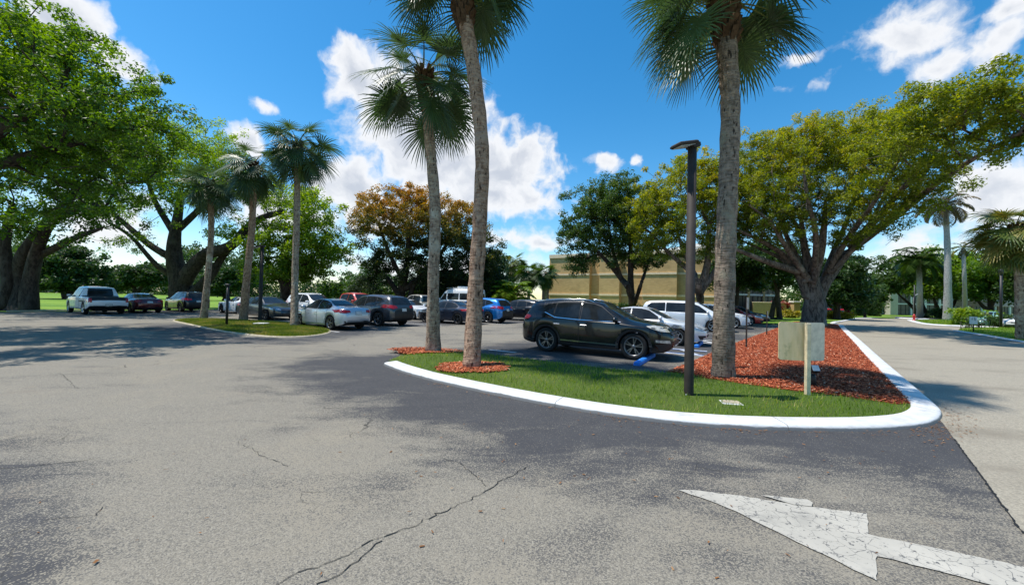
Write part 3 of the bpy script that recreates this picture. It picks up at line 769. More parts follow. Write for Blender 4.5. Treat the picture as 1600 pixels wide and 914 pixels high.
def sabal(name, path, rad, label, group, scale=1.0, nfr=30, bark='palm1', leaf='sabal', boots=True, seed=0, bootlen=1.2, spread=(-58, 78), bare=0, wid=1.0):
    rg = random.Random(seed); base = Vector(path[0]); root = empty(name, base)
    tag(root, label, 'palm tree', group)
    rel = [Vector(p)-base for p in path]
    mb, pts = trunk_mb(rel, rad); mb.build('trunk', M[bark], root)
    top = pts[-1]
    if boots:
        b = MB(); ax = (pts[-1]-pts[-4]).normalized(); rt = rad[-1]
        for i in range(int(70*bootlen)):
            h = i/(70*bootlen)*bootlen; t = i*2.4; r_ = rt*(1.0+.25*h/bootlen)
            c = top - ax*(bootlen-h) ; o = Vector((math.cos(t), math.sin(t), 0))
            rot = Matrix.Rotation(t, 4, 'Z') @ Matrix.Rotation(R(-28-rg.uniform(0, 22)), 4, 'Y')
            b.box(c + o*r_*.93, (.05, .09+.04*rg.random(), .26+.14*rg.random()), 0, rot.to_3x3().to_4x4() if False else Matrix.Rotation(t, 3, 'Z') @ Matrix.Rotation(R(18+rg.uniform(0, 20)), 3, 'Y'))
        b.build('leaf_base', M['boot'], root)
    classes = [80, 62, 45, 28, 10, -10, -30, -50, -66]
    for i in range(nfr):
        u = (i+.5)/nfr; el = spread[1] + (spread[0]-spread[1])*u**.85
        cl = min(classes, key=lambda c: abs(c-el-rg.uniform(-8, 8))); az = i*2.39996 + rg.uniform(-.3, .3)
        if bare and el < 30 and math.cos(az + math.pi/2 - .15) > math.cos(bare): az += bare*1.15*(1 if math.sin(az+math.pi/2-.15) > 0 else -1)
        o = link('frond', fan(cl, rg.randrange(3), leaf, wid), root)
        s = scale*rg.uniform(.86, 1.12)*(.8 if cl > 60 else 1)
        o.location = top + Vector((math.cos(az)*.1, math.sin(az)*.1, .05-.55*u*scale)); o.rotation_euler = (rg.uniform(-.12, .12), rg.uniform(-.1, .1), az); o.scale = (s, s, s)
    return root

def pinnate_mesh(seed, L_=2.6, droop=1.0, mat='sabal', lw=.045, ll=.6, n=34, elev=55):
    rg = np.random.default_rng(seed); V = []; F = []; mi = []; tint = []; a = R(elev); p = np.zeros(3); pts = []; dirs = []
    for i in range(n+1):
        pts.append(p.copy()); d = np.array([math.cos(a), 0, math.sin(a)]); dirs.append(d); p = p + d*L_/n; a -= R(3.1)*droop*(.4+1.2*i/n)
    for i, q in enumerate(pts):
        w = .03*(1-.8*i/n)
        for dy, dz in ((-w, 0), (0, w), (w, 0)): V.append(q+np.array([0, dy, dz])); tint.append(.7)
    for i in range(n):
        for k in range(3): F.append((i*3+k, i*3+(k+1) % 3, i*3+3+(k+1) % 3, i*3+3+k)); mi.append(1)
    for i in range(4, n+1):
        for sgn in (-1, 1):
            t = i/n; l_ = ll*math.sin(math.pi*min(1, .18+.8*t))**.7*rg.uniform(.85, 1.1)
            d = dirs[i]*.55 + np.array([0, sgn*1.0, 0]) + np.array([0, 0, rg.uniform(-.05, .35)]); d /= np.linalg.norm(d)
            side = np.cross(d, np.array([0, 0, 1.])); side /= np.linalg.norm(side)+1e-9
            q = pts[i].copy(); b = len(V); tt = float(np.clip(rg.normal(.45, .2), 0, 1))
            for f, w in ((0, .5), (.45, 1), (1, .05)):
                qq = q + d*l_*f + np.array([0, 0, -.45*l_*f*f]); V += [qq-side*lw*w/2, qq+side*lw*w/2]; tint += [tt, tt]
            F += [(b, b+1, b+3, b+2), (b+2, b+3, b+5, b+4)]; mi += [0, 0]
    return np_mesh('frond', np.array(V), np.array(F), [M[mat], M['stalk']], False, mi, {'tint': tint})
PIN = {}
def pinnate_palm(name, path, rad, label, mat, nfr, L_, bark='royal', seed=0, group=None, elevs=(75, 55, 30, 5, -25), lw=.06, ll=.6, cat='palm tree'):
    rg = random.Random(seed); base = Vector(path[0]); root = empty(name, base); tag(root, label, cat, group)
    mb, pts = trunk_mb([Vector(p)-base for p in path], rad, 12); mb.build('trunk', M[bark], root)
    for i in range(nfr):
        e = elevs[min(len(elevs)-1, int(i/nfr*len(elevs)))]; k = (mat, e, rg.randrange(2), lw, ll)
        if k not in PIN: PIN[k] = pinnate_mesh(e*3+k[2]+1500, 2.6, 1.0, mat, lw, ll, 34, e)
        o = link('frond', PIN[k], root); az = i*2.39996+rg.uniform(-.3, .3); s = L_/2.6*rg.uniform(.85, 1.1)
        o.location = pts[-1]; o.rotation_euler = (0, 0, az); o.scale = (s, s, s)
    return root

# the three tall palms of the near island
sabal('cabbage_palm', [G(677,551), P(677,440,11.2), P(680,330,11.2), P(672,230,11.2), P(666,160,11.2), P(662,112,11.2)], [.24,.165,.16,.155,.15,.15,.17],
      'slender palm with leafy fan crown on the tapered tip of the mulched kerb island', None, 1.0, 28, 'palm1', 'sabal', True, 1, 1.1, (-40, 80), .35)
sabal('cabbage_palm', [G(737,576,.05), P(742,470,9.0), P(750,340,9.0), P(753,230,9.0), P(740,110,9.0), P(724,15,9.0), P(714,-85,9.0)], [.21,.185,.17,.165,.165,.18,.20],
      'tallest leaning palm rising from the small round mulch ring in the grass', None, 1.0, 27, 'palm2', 'sabal', True, 2, 1.9, (-36, 80), 1.0)
sabal('cabbage_palm', [G(1130,590,.08), P(1131,500,8.1), P(1134,380,8.1), P(1139,260,8.1), P(1141,160,8.1), P(1135,70,8.1), P(1129,-22,8.1)], [.235,.20,.195,.185,.185,.20,.21],
      'stout palm with drooping fan leaves in red mulch right of the tall lamp post', None, 1.06, 29, 'palm3', 'sabal', True, 3, 1.25, (-30, 82), .9)
# three palms of the left island
sabal('cabbage_palm', [G(318,500), P(325,430,22.5), P(330,360,22.5), P(328,284,22.5)], [.20,.15,.145,.15], 'short leftmost palm of the left grass island, leaning beside a thin black post', 'palms on the left grass island', 0.95, 31, 'palm1', 'sabal', True, 4, 1.0, wid=1.35)
sabal('cabbage_palm', [G(380,502), P(386,430,21.8), P(394,350,21.8), P(396,254,21.8)], [.23,.18,.165,.17], 'leaning middle palm of the left grass island with hanging dead leaves', 'palms on the left grass island', 1.0, 34, 'palm2', 'sabal', True, 5, 1.4, (-75, 75), wid=1.35)
sabal('cabbage_palm', [G(460,512), P(461,430,19.4), P(464,330,19.4), P(465,224,19.4)], [.19,.155,.15,.155], 'straight palm with full round crown beside the silver sedan', 'palms on the left grass island', 0.98, 35, 'palm1', 'sabal', True, 6, .7, wid=1.35)
# palms at the right edge and along the road
sabal('cabbage_palm', [G(1596,532), P(1594,450,20.5), P(1592,400,20.5), P(1588,352,20.5)], [.22,.20,.19,.20], 'palm with yellowing skirt of old leaves at the far right edge of the road', None, 1.05, 56, 'palm1', 'sabal_y', True, 7, .8, (-74, 78), wid=1.7)
pinnate_palm('royal_palm', [G(1481,502), P(1481,440,48), P(1480,380,48), P(1477,322,48)], [.50,.36,.31,.28,.27], 'thick grey royal palm whose withered head is buried in the big tree', 'deadfrond', 34, 3.0, 'royal', 1, None, (70, 45, 20, -10, -40), .09, .7)
pinnate_palm('coconut_palm', [G(1437,497), P(1437,455,57), P(1436,408,57)], [.42,.33,.28], 'green feather palm on a pale trunk at the bend of the road', 'lf_mid', 26, 3.7, 'royal', 2, None, (70, 45, 22, 0, -25), .16, .9)
pinnate_palm('fan_palm', [G(1508,500), P(1507,440,51), P(1505,388,51)], [.30,.21,.18], 'thin tall palm with ragged browning head behind the royal palm', 'sabal_y', 18, 1.7, 'royal', 3, None, (70, 30, -10, -50, -70), .14, .6)
# small palms before the brick building
far = 'palms beside the brick building'
sabal('cabbage_palm', [G(826,486), P(826,450,53), P(826,424,53)], [.24,.20,.20], 'bushy small palm, left one of the pair at the brick wall corner', far, 1.15, 40, 'palm1', 'lf_mid', False, 8, wid=1.8)
sabal('cabbage_palm', [G(853,487), P(853,450,51), P(853,426,51)], [.22,.18,.18], 'small palm standing right against the lit brick wall end', far, 1.0, 38, 'palm1', 'lf_mid', False, 9, wid=1.8)
sabal('cabbage_palm', [G(800,486), P(802,440,56), P(803,410,56)], [.24,.20,.20], 'taller palm left behind the bushy pair near the brick building', far, 1.2, 38, 'palm1', 'sabal_y', False, 10, wid=1.8)
pinnate_palm('areca_palm', [G(797,480,.0), P(797,470,44)], [.25,.2], 'bright yellow-green clumping palm bush behind the blue car', 'lf_lime', 44, 3.5, 'palm1', 11, None, (82, 72, 60, 45, 30), .13, .7, 'palm bush')

# ------------------------------------------------------------------ broadleaf trees
def grow(base, limbs, attract, seed, step=.7, bend=.35):
    """skeleton: hand-placed limbs, then every attractor is joined to its nearest branch"""
    rg = np.random.default_rng(seed)
    pos = [np.array(base, float)]; par = [-1]; mrad = [0.0]; dep = [0.0]
    for path, r0, r1 in limbs:
        pts = catmull([Vector(p) for p in path], 5); n = len(pts)
        q = np.array(pts[0]); D = np.array([np.linalg.norm(q-a) for a in pos]); last = int(D.argmin())
        for i, p in enumerate(pts):
            p = np.array(p)
            if np.linalg.norm(p-pos[last]) < .05:
                mrad[last] = max(mrad[last], r0+(r1-r0)*i/(n-1)); continue
            pos.append(p); par.append(last); mrad.append(r0+(r1-r0)*i/(n-1)); dep.append(dep[last]+np.linalg.norm(p-pos[last])); last = len(pos)-1
    A = np.array(attract); P0 = np.array(pos)
    order = np.argsort([np.linalg.norm(P0-a, axis=1).min() for a in A]); tips = []
    nl = len(pos)
    Pn = np.zeros((nl+len(A)*40, 3)); Pn[:nl] = P0; Dn = np.zeros(len(Pn)); Dn[:nl] = dep; cnt = nl
    for ai in order:
        a = A[ai]; v = a-Pn[:cnt]; dist = np.linalg.norm(v, axis=1)
        cost = dist*(1+.45*np.clip(-v[:, 2]/(dist+1e-6), 0, 1)) + .06*Dn[:cnt]
        cost[:2] += 3
        k = int(cost.argmin()); d = dist[k]; n = max(1, min(30, int(d/step+.5)))
        par_dir = (Pn[k]-np.array(pos[par[k]])) if par[k] >= 0 else np.array([0, 0, 1.]); par_dir = par_dir/(np.linalg.norm(par_dir)+1e-6)
        c1 = Pn[k]+par_dir*d*bend; st = Pn[k].copy(); last = k
        for i in range(1, n+1):
            t = i/n; p = (1-t)**2*st+2*t*(1-t)*c1+t*t*a + (rg.normal(0, .05*step, 3) if i < n else 0)
            Pn[cnt] = p; Dn[cnt] = Dn[last]+np.linalg.norm(p-Pn[last]); pos.append(p); par.append(last); mrad.append(0.0); last = cnt; cnt += 1
        tips.append(last)
    mrad[0] = max(mrad)
    return np.array(pos), np.array(par), np.array(mrad), tips

def skin(pos, par, mrad, tips, mat, tip_r=.012, expo=2.35, sides=6, bscale=1.0):
    n = len(pos); acc = np.zeros(n); ch = [[] for _ in range(n)]
    for t in tips: acc[t] += tip_r**expo
    for i in range(n-1, 0, -1): acc[par[i]] += acc[i]; ch[par[i]].append(i)
    rad = np.maximum(np.maximum(acc, tip_r**expo)**(1/expo)*bscale, mrad)
    for i in range(1, n): rad[i] = min(rad[i], max(rad[par[i]]*1.0, .6*tip_r))
    mb_v = []; mb_f = []; stack = [(0, None)]
    while stack:
        s, prevn = stack.pop(); chain = [] if prevn is None else [prevn]; c = s
        while True:
            chain.append(c)
            if not ch[c]: break
            k = sorted(ch[c], key=lambda q: -rad[q])
            for o in k[1:]: stack.append((o, c))
            c = k[0]
        if len(chain) < 2: continue
        rr = [rad[q] for q in chain]
        if prevn is not None: rr[0] = min(rr[0], rr[1]*1.25)
        P_ = pos[chain]; m_ = sides + (6 if rr[0] > .25 else (2 if rr[0] > .1 else -2)); m_ = max(4, m_); b = len(mb_v)
        ref = np.array([.31, .17, .93]); ref2 = np.array([1., .1, 0])
        for i in range(len(chain)):
            d = P_[min(i+1, len(chain)-1)]-P_[max(i-1, 0)]; d /= np.linalg.norm(d)+1e-9
            a = np.cross(d, ref2 if abs(d@ref) > .8 else ref); a /= np.linalg.norm(a)+1e-9
            if i and a@pa < 0: a = -a
            pa = a; e = np.cross(d, a)
            for k in range(m_):
                t = 2*math.pi*k/m_; lump = 1+ (.10*math.sin(3*t+i*.7)+.06*math.sin(5*t-i*.5) if rr[i] > .2 else 0)
                mb_v.append(P_[i]+(a*math.cos(t)+e*math.sin(t))*rr[i]*lump)
        for i in range(len(chain)-1):
            for k in range(m_): mb_f.append((b+i*m_+k, b+i*m_+(k+1) % m_, b+(i+1)*m_+(k+1) % m_, b+(i+1)*m_+k))
    return np_mesh('trunk', np.array(mb_v), np.array(mb_f), [mat], True)

def leaves(centers, per, crad, size, mat, seed, tintf, flat=.75, aspect=.5):
    g = np.random.default_rng(seed); C_ = np.repeat(centers, per, 0); n = len(C_)
    ctint = np.repeat(g.normal(0, .09, len(centers)), per); cs = np.repeat(g.uniform(.65, 1.25, len(centers)), per)
    off = g.normal(0, 1, (n, 3)); off /= np.linalg.norm(off, axis=1)[:, None]+1e-9
    off *= (g.random(n)**.5 * crad * cs)[:, None]; off[:, 2] *= flat
    p = C_ + off
    nr = g.normal(0, 1, (n, 3))*.75 + np.array([0, 0, .75]) + off/(crad+1e-6)*.5; nr /= np.linalg.norm(nr, axis=1)[:, None]
    u = np.cross(nr, g.normal(0, 1, (n, 3))); u /= np.linalg.norm(u, axis=1)[:, None]+1e-9; w = np.cross(nr, u)
    s = size*g.uniform(.6, 1.3, n)[:, None]
    q = [p-u*s*.5, p+w*s*aspect*.5-u*s*.05, p+u*s*.5-nr*s*.12, p-w*s*aspect*.5-u*s*.05]
    V = np.stack(q, 1).reshape(-1, 3); F = np.arange(4*n).reshape(-1, 4)
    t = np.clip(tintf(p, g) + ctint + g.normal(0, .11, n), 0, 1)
    return np_mesh('crown', V, F, [mat], False, None, {'tint': np.repeat(t, 4)})

def blob_points(blobs, n, seed, shell=.45, minsep=.0):
    g = np.random.default_rng(seed); vol = np.array([b[3]*b[4]*b[5]*(b[6] if len(b) > 6 else 1) for b in blobs])**.8; vol /= vol.sum(); out = []
    for b, v in zip(blobs, vol):
        k = max(3, int(round(n*v))); d = g.normal(0, 1, (k, 3)); d /= np.linalg.norm(d, axis=1)[:, None]
        r_ = g.random(k)**shell; wob = 1+.22*np.sin(d[:, 0]*4+b[0])*np.sin(d[:, 1]*5+b[1]*2)*1.0+.14*np.sin(d[:, 2]*7+b[2])
        out.append(np.array(b[:3])+d*r_[:, None]*wob[:, None]*np.array(b[3:6]))
    return np.concatenate(out)

def pb(px, py, Y, rx, rz, ry=None, w=1):
    c = P(px, py, Y); k = Y/FPX; return (c.x, c.y, c.z, rx*k, ry if ry else (rx+rz)*.5*k, rz*k, w)

def tree(name, label, base, limbs, blobs, ncl, per, crad, size, leaf, bark, seed, tintf=None, group=None, shell=.45, tip=.012, bscale=1.0, cat='tree', step=.7, aspect=.5, twigs=None):
    A = blob_points(blobs, ncl, seed, shell); A = A[A[:, 2] > .8]; S = A
    if twigs is not None:
        B = blob_points(twigs[0], twigs[1], seed+5, .6); S = np.concatenate([A, B]); A = np.concatenate([A, B[::4]])
    pos, par, mr, tips = grow(base, limbs, S, seed, step)
    root = empty(name, Vector(base)); tag(root, label, cat, group); off = np.array(base)
    link('trunk', skin(pos-off, par, mr, tips, M[bark], tip, 2.35, 6, bscale), root)
    tintf = tintf or (lambda p, g: np.full(len(p), .45))
    z0, z1 = A[:, 2].min(), A[:, 2].max()
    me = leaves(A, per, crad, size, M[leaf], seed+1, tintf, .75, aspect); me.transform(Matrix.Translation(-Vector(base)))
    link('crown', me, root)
    return root

def multi(base, pts_list, r0, r1): return [([base]+p, r0, r1) for p in pts_list]

# L0: canopy reaching in from beyond the left edge
b0 = Vector((-21, 12.5, -.1))
tree('shade_tree', 'large leafy tree overhanging from beyond the left edge, nearest canopy at upper left', b0,
     [([b0, Vector((-20.6,12.6,2.5)), Vector((-19.8,13,5)), Vector((-18,13.5,7.2)), Vector((-15.8,13.2,8.4)), Vector((-15.2,13.2,10.2))], .42, .02),
      ([Vector((-20.6,12.6,2.5)), Vector((-22,13.5,6)), Vector((-22,14.5,10))], .35, .1), ([Vector((-19.8,13,5)), Vector((-17.8,14.8,7)), Vector((-15,16.5,9))], .22, .07)],
     [(-17.0,13.5,8.7,3.4,4.0,2.7), (-14.2,12.9,7.7,2.2,2.8,1.7,1.2), (-19.6,14,8.8,3.6,4,3.8), (-16.6,16.5,8.2,3.0,2.6,2.2), (-18.5,15,6.4,2.6,2.6,1.5,.7), (-22.5,14,11,4,4,3), (-13.3,11.4,7.1,1.3,1.6,1.0,1), (-18.6,14,11.2,2.4,3,1.4), (-15.2,13.2,10.3,.9,1.2,1.1,.8), (-15.0,9.6,8.1,2.2,2.1,1.4,1.3)],
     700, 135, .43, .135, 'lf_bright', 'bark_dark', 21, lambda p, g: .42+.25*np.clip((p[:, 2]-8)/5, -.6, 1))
# L1: dark many-stemmed tree at the lawn edge
b1 = G(30,486); Y1 = b1.y
tree('shade_tree', 'dark many-stemmed tree by the small grey sign at the left lawn edge', b1,
     [([b1+Vector((-1,0,-.2)), P(14,440,Y1), P(8,380,Y1), P(20,320,Y1)], .5, .2), ([b1, P(34,440,Y1+.4), P(36,400,Y1), P(70,350,Y1), P(120,300,Y1-1)], .56, .16),
      ([b1+Vector((.7,0,-.2)), P(48,440,Y1), P(62,380,Y1-.5), P(90,340,Y1-1), P(150,320,Y1-2)], .5, .15), ([P(62,400,Y1), P(110,375,Y1-1), P(150,360,Y1-2)], .25, .12)],
     [pb(60,270,Y1,120,90,6), pb(150,260,Y1-2,85,90,5), pb(190,200,Y1-1,60,60,4), pb(-40,300,Y1,80,90,5), pb(120,345,Y1-2,75,38,4), pb(215,270,Y1+1,45,60,3), pb(20,365,Y1-2,50,30,3), pb(90,180,Y1,90,60,5)],
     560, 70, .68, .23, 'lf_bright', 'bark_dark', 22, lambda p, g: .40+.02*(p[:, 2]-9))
# L2: spreading fine-leaved tree with visible limbs
b2 = G(285,487); Y2 = 38.5; b2 = Vector((b2.x*Y2/b2.y, Y2, -.02))
tree('umbrella_tree', 'wide umbrella-shaped tree with bare dark limbs behind the parked dark hatchback', b2,
     [([b2+Vector((0,0,-.2)), P(282,440,Y2), P(272,400,Y2), P(275,360,Y2), P(282,300,Y2)], 1.1, .26), ([P(285,445,Y2), P(318,400,Y2-.5), P(360,385,Y2-1), P(400,345,Y2-1.5), P(445,330,Y2-1)], .75, .16),
      ([P(300,460,Y2), P(330,430,Y2), P(345,405,Y2), P(372,372,Y2)], .55, .2), ([P(272,405,Y2), P(230,380,Y2), P(190,345,Y2), P(150,310,Y2)], .38, .12), ([P(268,432,Y2), P(240,410,Y2-1), P(205,370,Y2-1.5), P(165,345,Y2-2)], .28, .09),
      ([P(276,360,Y2), P(330,310,Y2), P(370,270,Y2)], .34, .1), ([P(275,370,Y2), P(240,310,Y2), P(225,250,Y2)], .34, .1)],
     [pb(300,235,Y2,85,55,6), pb(345,270,Y2,55,50,5), pb(230,265,Y2,75,55,5), pb(180,320,Y2,60,35,4,.6), pb(390,300,Y2,60,40,5,.8), pb(300,310,Y2-2,90,28,5,.6), pb(190,375,Y2-2,45,22,3,.45), pb(330,360,Y2,50,18,3,.3), pb(440,320,Y2,35,28,3)],
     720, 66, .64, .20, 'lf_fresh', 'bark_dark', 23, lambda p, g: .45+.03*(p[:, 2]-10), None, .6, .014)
b3 = G(447,484); Y3 = 38.0
tree('shade_tree', 'bright green rounded tree behind the straight palm and white wagon', b3,
     [([b3, P(446,450,Y3), P(440,415,Y3), P(450,370,Y3)], .6, .2), ([P(445,455,Y3), P(470,420,Y3), P(500,390,Y3)], .35, .12), ([P(445,445,Y3), P(420,410,Y3), P(400,390,Y3)], .3, .1), ([b3+Vector((.8,0,0)), P(462,440,Y3), P(466,400,Y3)], .3, .12)],
     [pb(485,345,Y3,50,45,4), pb(505,390,Y3,42,38,4), pb(450,400,Y3,70,42,4), pb(425,425,Y3,55,26,3), pb(470,425,Y3,55,22,3), pb(410,370,Y3,45,35,3), pb(475,310,Y3,40,22,3)],
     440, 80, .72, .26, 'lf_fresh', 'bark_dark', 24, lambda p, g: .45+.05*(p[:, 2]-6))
# M0: tree with the rusty top
b4 = G(622,484); Y4 = 45.0
tree('mahogany_tree', 'broad dome-shaped tree with rusty orange top behind the beige pickup', b4,
     [([b4, P(628,450,Y4), P(636,410,Y4), P(640,350,Y4)], .6, .2), ([P(624,462,Y4), P(600,430,Y4), P(572,418,Y4)], .35, .12), ([P(628,455,Y4), P(670,420,Y4), P(700,380,Y4)], .4, .14), ([P(630,440,Y4), P(606,390,Y4), P(592,350,Y4)], .3, .12), ([b4+Vector((1,0,0)), P(645,450,Y4), P(665,430,Y4), P(735,420,Y4)], .35, .12)],
     [pb(640,350,Y4,85,55,6), pb(590,365,Y4,45,50,5), pb(695,370,Y4,60,55,5), pb(738,395,Y4,48,58,4), pb(715,350,Y4,45,38,4), pb(765,420,Y4,28,36,3), pb(650,415,Y4,80,35,5), pb(585,425,Y4,34,28,3), pb(640,322,Y4,70,28,5), pb(755,440,Y4,28,30,3), pb(700,435,Y4,60,28,4), pb(570,455,Y4,22,18,2)],
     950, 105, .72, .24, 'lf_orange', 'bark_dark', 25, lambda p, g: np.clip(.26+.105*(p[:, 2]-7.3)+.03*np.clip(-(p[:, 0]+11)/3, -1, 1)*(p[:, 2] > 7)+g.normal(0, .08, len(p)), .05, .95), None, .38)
# M1 / M2: trees before the brick wall
b5 = G(985,487); Y5 = 34.0
tree('mahogany_tree', 'dark green open tree with forked trunk before the shaded brick wall', b5,
     [([b5, P(986,460,Y5), P(970,435,Y5), P(945,405,Y5), P(915,375,Y5)], .36, .1), ([P(986,462,Y5), P(985,420,Y5), P(985,370,Y5), P(975,320,Y5)], .3, .1), ([b5+Vector((.3,0,0)), P(998,455,Y5), P(1008,425,Y5), P(1020,390,Y5)], .22, .08), ([P(970,435,Y5), P(955,380,Y5), P(950,340,Y5)], .2, .07)],
     [pb(925,335,Y5,55,42,3.5), pb(960,305,Y5,50,30,3.5), pb(895,370,Y5,32,30,2.5), pb(990,350,Y5,45,55,3.5), pb(955,375,Y5,40,25,3,.5), pb(898,412,Y5,30,18,1.8,.9), pb(925,395,Y5,34,20,2.2,.8), pb(970,400,Y5,40,22,2.5,.5), pb(1010,405,Y5,38,25,2.5,.7), pb(945,330,Y5,40,30,3)],
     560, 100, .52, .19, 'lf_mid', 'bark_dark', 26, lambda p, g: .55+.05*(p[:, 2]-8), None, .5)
b6 = G(1096,489); Y6 = 30.0
tree('mahogany_tree', 'olive-yellow tree filling the gap behind the tall lamp post', b6,
     [([b6, P(1092,455,Y6), P(1080,420,Y6), P(1060,370,Y6)], .4, .12), ([P(1094,460,Y6), P(1105,410,Y6), P(1108,350,Y6)], .36, .12), ([P(1093,455,Y6), P(1120,420,Y6), P(1150,370,Y6)], .3, .1), ([P(1080,425,Y6), P(1045,395,Y6), P(1018,365,Y6)], .2, .08)],
     [pb(1060,300,Y6,62,48,4), pb(1020,345,Y6,42,45,3.2), pb(1100,320,Y6,60,55,4), pb(1055,370,Y6,50,35,3.2), pb(1130,285,Y6,50,40,3.5), pb(1090,395,Y6,40,22,3,.6), pb(1085,262,Y6,50,25,3), pb(1010,385,Y6,30,28,2.2), pb(1000,330,Y6,34,36,3), pb(1150,310,Y6+1,45,50,3.5), pb(1145,365,Y6,40,30,3,.7)],
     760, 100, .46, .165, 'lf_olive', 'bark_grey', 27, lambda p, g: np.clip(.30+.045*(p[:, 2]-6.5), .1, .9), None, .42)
# R1: the great tree of the mulch bed
b7 = G(1272,505); Y7 = 29.5; b7 = Vector((b7.x*29.5/b7.y, 29.5, .05))
tree('mahogany_tree', 'huge olive-yellow tree with thick fissured trunk and one long limb arching over the road', b7,
     [([b7+Vector((0,0,-.3)), P(1272,482,Y7), P(1272,455,Y7), P(1268,430,Y7), P(1258,390,Y7), P(1250,330,Y7)], .88, .1),
      ([P(1278,470,Y7), P(1296,432,Y7-.2), P(1325,395,Y7-.8), P(1370,360,Y7-2.5), P(1420,322,Y7-5.5), P(1470,282,Y7-9), P(1530,243,Y7-12.3), P(1600,205,Y7-15)], .38, .05),
      ([P(1262,465,Y7), P(1245,425,Y7), P(1220,395,Y7-.5), P(1180,372,Y7-1), P(1135,352,Y7-1.5)], .32, .07), ([P(1268,455,Y7), P(1262,400,Y7+.5), P(1240,345,Y7+1), P(1205,300,Y7+1)], .26, .07),
      ([P(1280,455,Y7), P(1300,400,Y7+.5), P(1325,340,Y7+.5), P(1345,270,Y7)], .28, .07), ([P(1290,430,Y7), P(1320,380,Y7-2), P(1370,310,Y7-6), P(1410,240,Y7-9.5)], .24, .05),
      ([P(1268,440,Y7), P(1236,385,Y7+.8), P(1215,330,Y7+1.5), P(1200,280,Y7+2)], .26, .06), ([P(1262,435,Y7-.3), P(1232,392,Y7-1.5), P(1205,350,Y7-2.5), P(1170,320,Y7-3)], .24, .05), ([P(1272,425,Y7-.5), P(1275,370,Y7-2.5), P(1262,310,Y7-4), P(1255,260,Y7-4.5)], .24, .05), ([P(1292,430,Y7+.3), P(1325,372,Y7+1.5), P(1365,310,Y7+2), P(1390,260,Y7+2)], .26, .05), ([P(1300,425,Y7-.5), P(1345,378,Y7-2), P(1390,345,Y7-3), P(1430,330,Y7-4)], .2, .04), ([P(1255,432,Y7), P(1222,405,Y7+.5), P(1190,390,Y7+1), P(1150,372,Y7+1.5)], .22, .05), ([P(1340,382,Y7-1.5), P(1375,320,Y7-3), P(1395,270,Y7-4)], .18, .04), ([P(1400,335,Y7-4.5), P(1440,280,Y7-6.5), P(1465,230,Y7-8)], .16, .04),
       ([P(1250,425,Y7-.3), P(1215,415,Y7-1), P(1170,398,Y7-2), P(1140,385,Y7-2.5)], .3, .08), ([P(1272,440,Y7-.5), P(1285,380,Y7-1.5), P(1290,310,Y7-2)], .38, .1), ([P(1330,385,Y7-1), P(1380,330,Y7-4), P(1440,260,Y7-9.5)], .3, .08)],
     [pb(1195,275,Y7,58,52,4.5), pb(1260,245,Y7,80,55,5.5), pb(1325,235,Y7,75,58,5.5), pb(1185,325,Y7-1,50,32,3.5,.7), pb(1385,225,Y7-4,70,62,4.5), pb(1420,215,Y7-9,60,50,3.6), pb(1460,185,Y7-12,66,58,3.2), pb(1525,160,Y7-13.5,62,52,2.8), pb(1590,150,Y7-15,55,52,2.4), pb(1650,170,Y7-15.5,50,50,2.4),
      pb(1280,305,Y7-1,85,35,4.5,.6), pb(1165,355,Y7-1,45,30,3.5,.5), pb(1225,345,Y7-2,45,28,3,.3), pb(1365,350,Y7-5,34,20,2.5,.5), pb(1370,300,Y7-5,60,40,3.5,.6), pb(1440,300,Y7-7,42,36,3,.7), pb(1350,360,Y7-3,30,22,2,.3), pb(1575,230,Y7-14,50,25,1.8,.8), pb(1480,255,Y7-11,44,28,2.2,.8), pb(1430,260,Y7-9,50,35,2.6,.8), pb(1240,215,Y7+1,50,25,4), pb(1405,345,Y7-5,18,14,1.4,.5), pb(1170,240,Y7+1,28,30,3)],
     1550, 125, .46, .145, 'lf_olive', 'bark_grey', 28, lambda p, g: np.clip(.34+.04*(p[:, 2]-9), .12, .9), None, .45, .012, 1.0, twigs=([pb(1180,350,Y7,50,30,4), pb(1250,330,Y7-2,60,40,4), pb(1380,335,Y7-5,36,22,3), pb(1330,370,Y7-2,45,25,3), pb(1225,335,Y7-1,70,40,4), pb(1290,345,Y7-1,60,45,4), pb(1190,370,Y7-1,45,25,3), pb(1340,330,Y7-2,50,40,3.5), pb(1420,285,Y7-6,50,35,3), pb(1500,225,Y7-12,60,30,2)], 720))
# sides and background
def simple_tree(name, label, px, py, Y, blobs, leaf, seed, ncl=200, per=60, crad=.9, size=.4, bark='bark_dark', r0=.4, group=None, stems=1, tint=.45, cat='tree'):
    b = G(px, py); b = Vector((b.x*Y/b.y, Y, 0)); B = [pb(q[0], q[1], Y+(q[4] if len(q) > 4 else 0), q[2], q[3]) for q in blobs]
    c = np.mean([q[:3] for q in B], 0); limbs = []
    for s in range(stems):
        a = s*2.4; bb = b+Vector((math.cos(a)*.5*(stems > 1), math.sin(a)*.5*(stems > 1), -.1)); q = Vector(B[s % len(B)][:3])
        limbs.append(([bb, bb.lerp(q, .3)+Vector((0, 0, .3)), bb.lerp(q, .6), q], r0, r0*.25))
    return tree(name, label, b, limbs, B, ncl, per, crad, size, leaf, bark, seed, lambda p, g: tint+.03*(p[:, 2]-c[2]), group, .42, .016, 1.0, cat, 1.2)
simple_tree('shade_tree', 'dense dark green tree right behind the huge olive tree trunk', 1308, 492, 46, [(1305,440,42,42),(1330,455,32,32),(1285,455,32,28),(1320,415,28,24)], 'lf_dark', 41, 320, 80, .8, .36)
simple_tree('shade_tree', 'slim dark tree before the balcony end of the brick building', 1212, 494, 42, [(1205,400,42,30),(1225,425,30,30),(1180,410,36,30)], 'lf_mid', 42, 240, 70, .7, .32, r0=.28, stems=2)
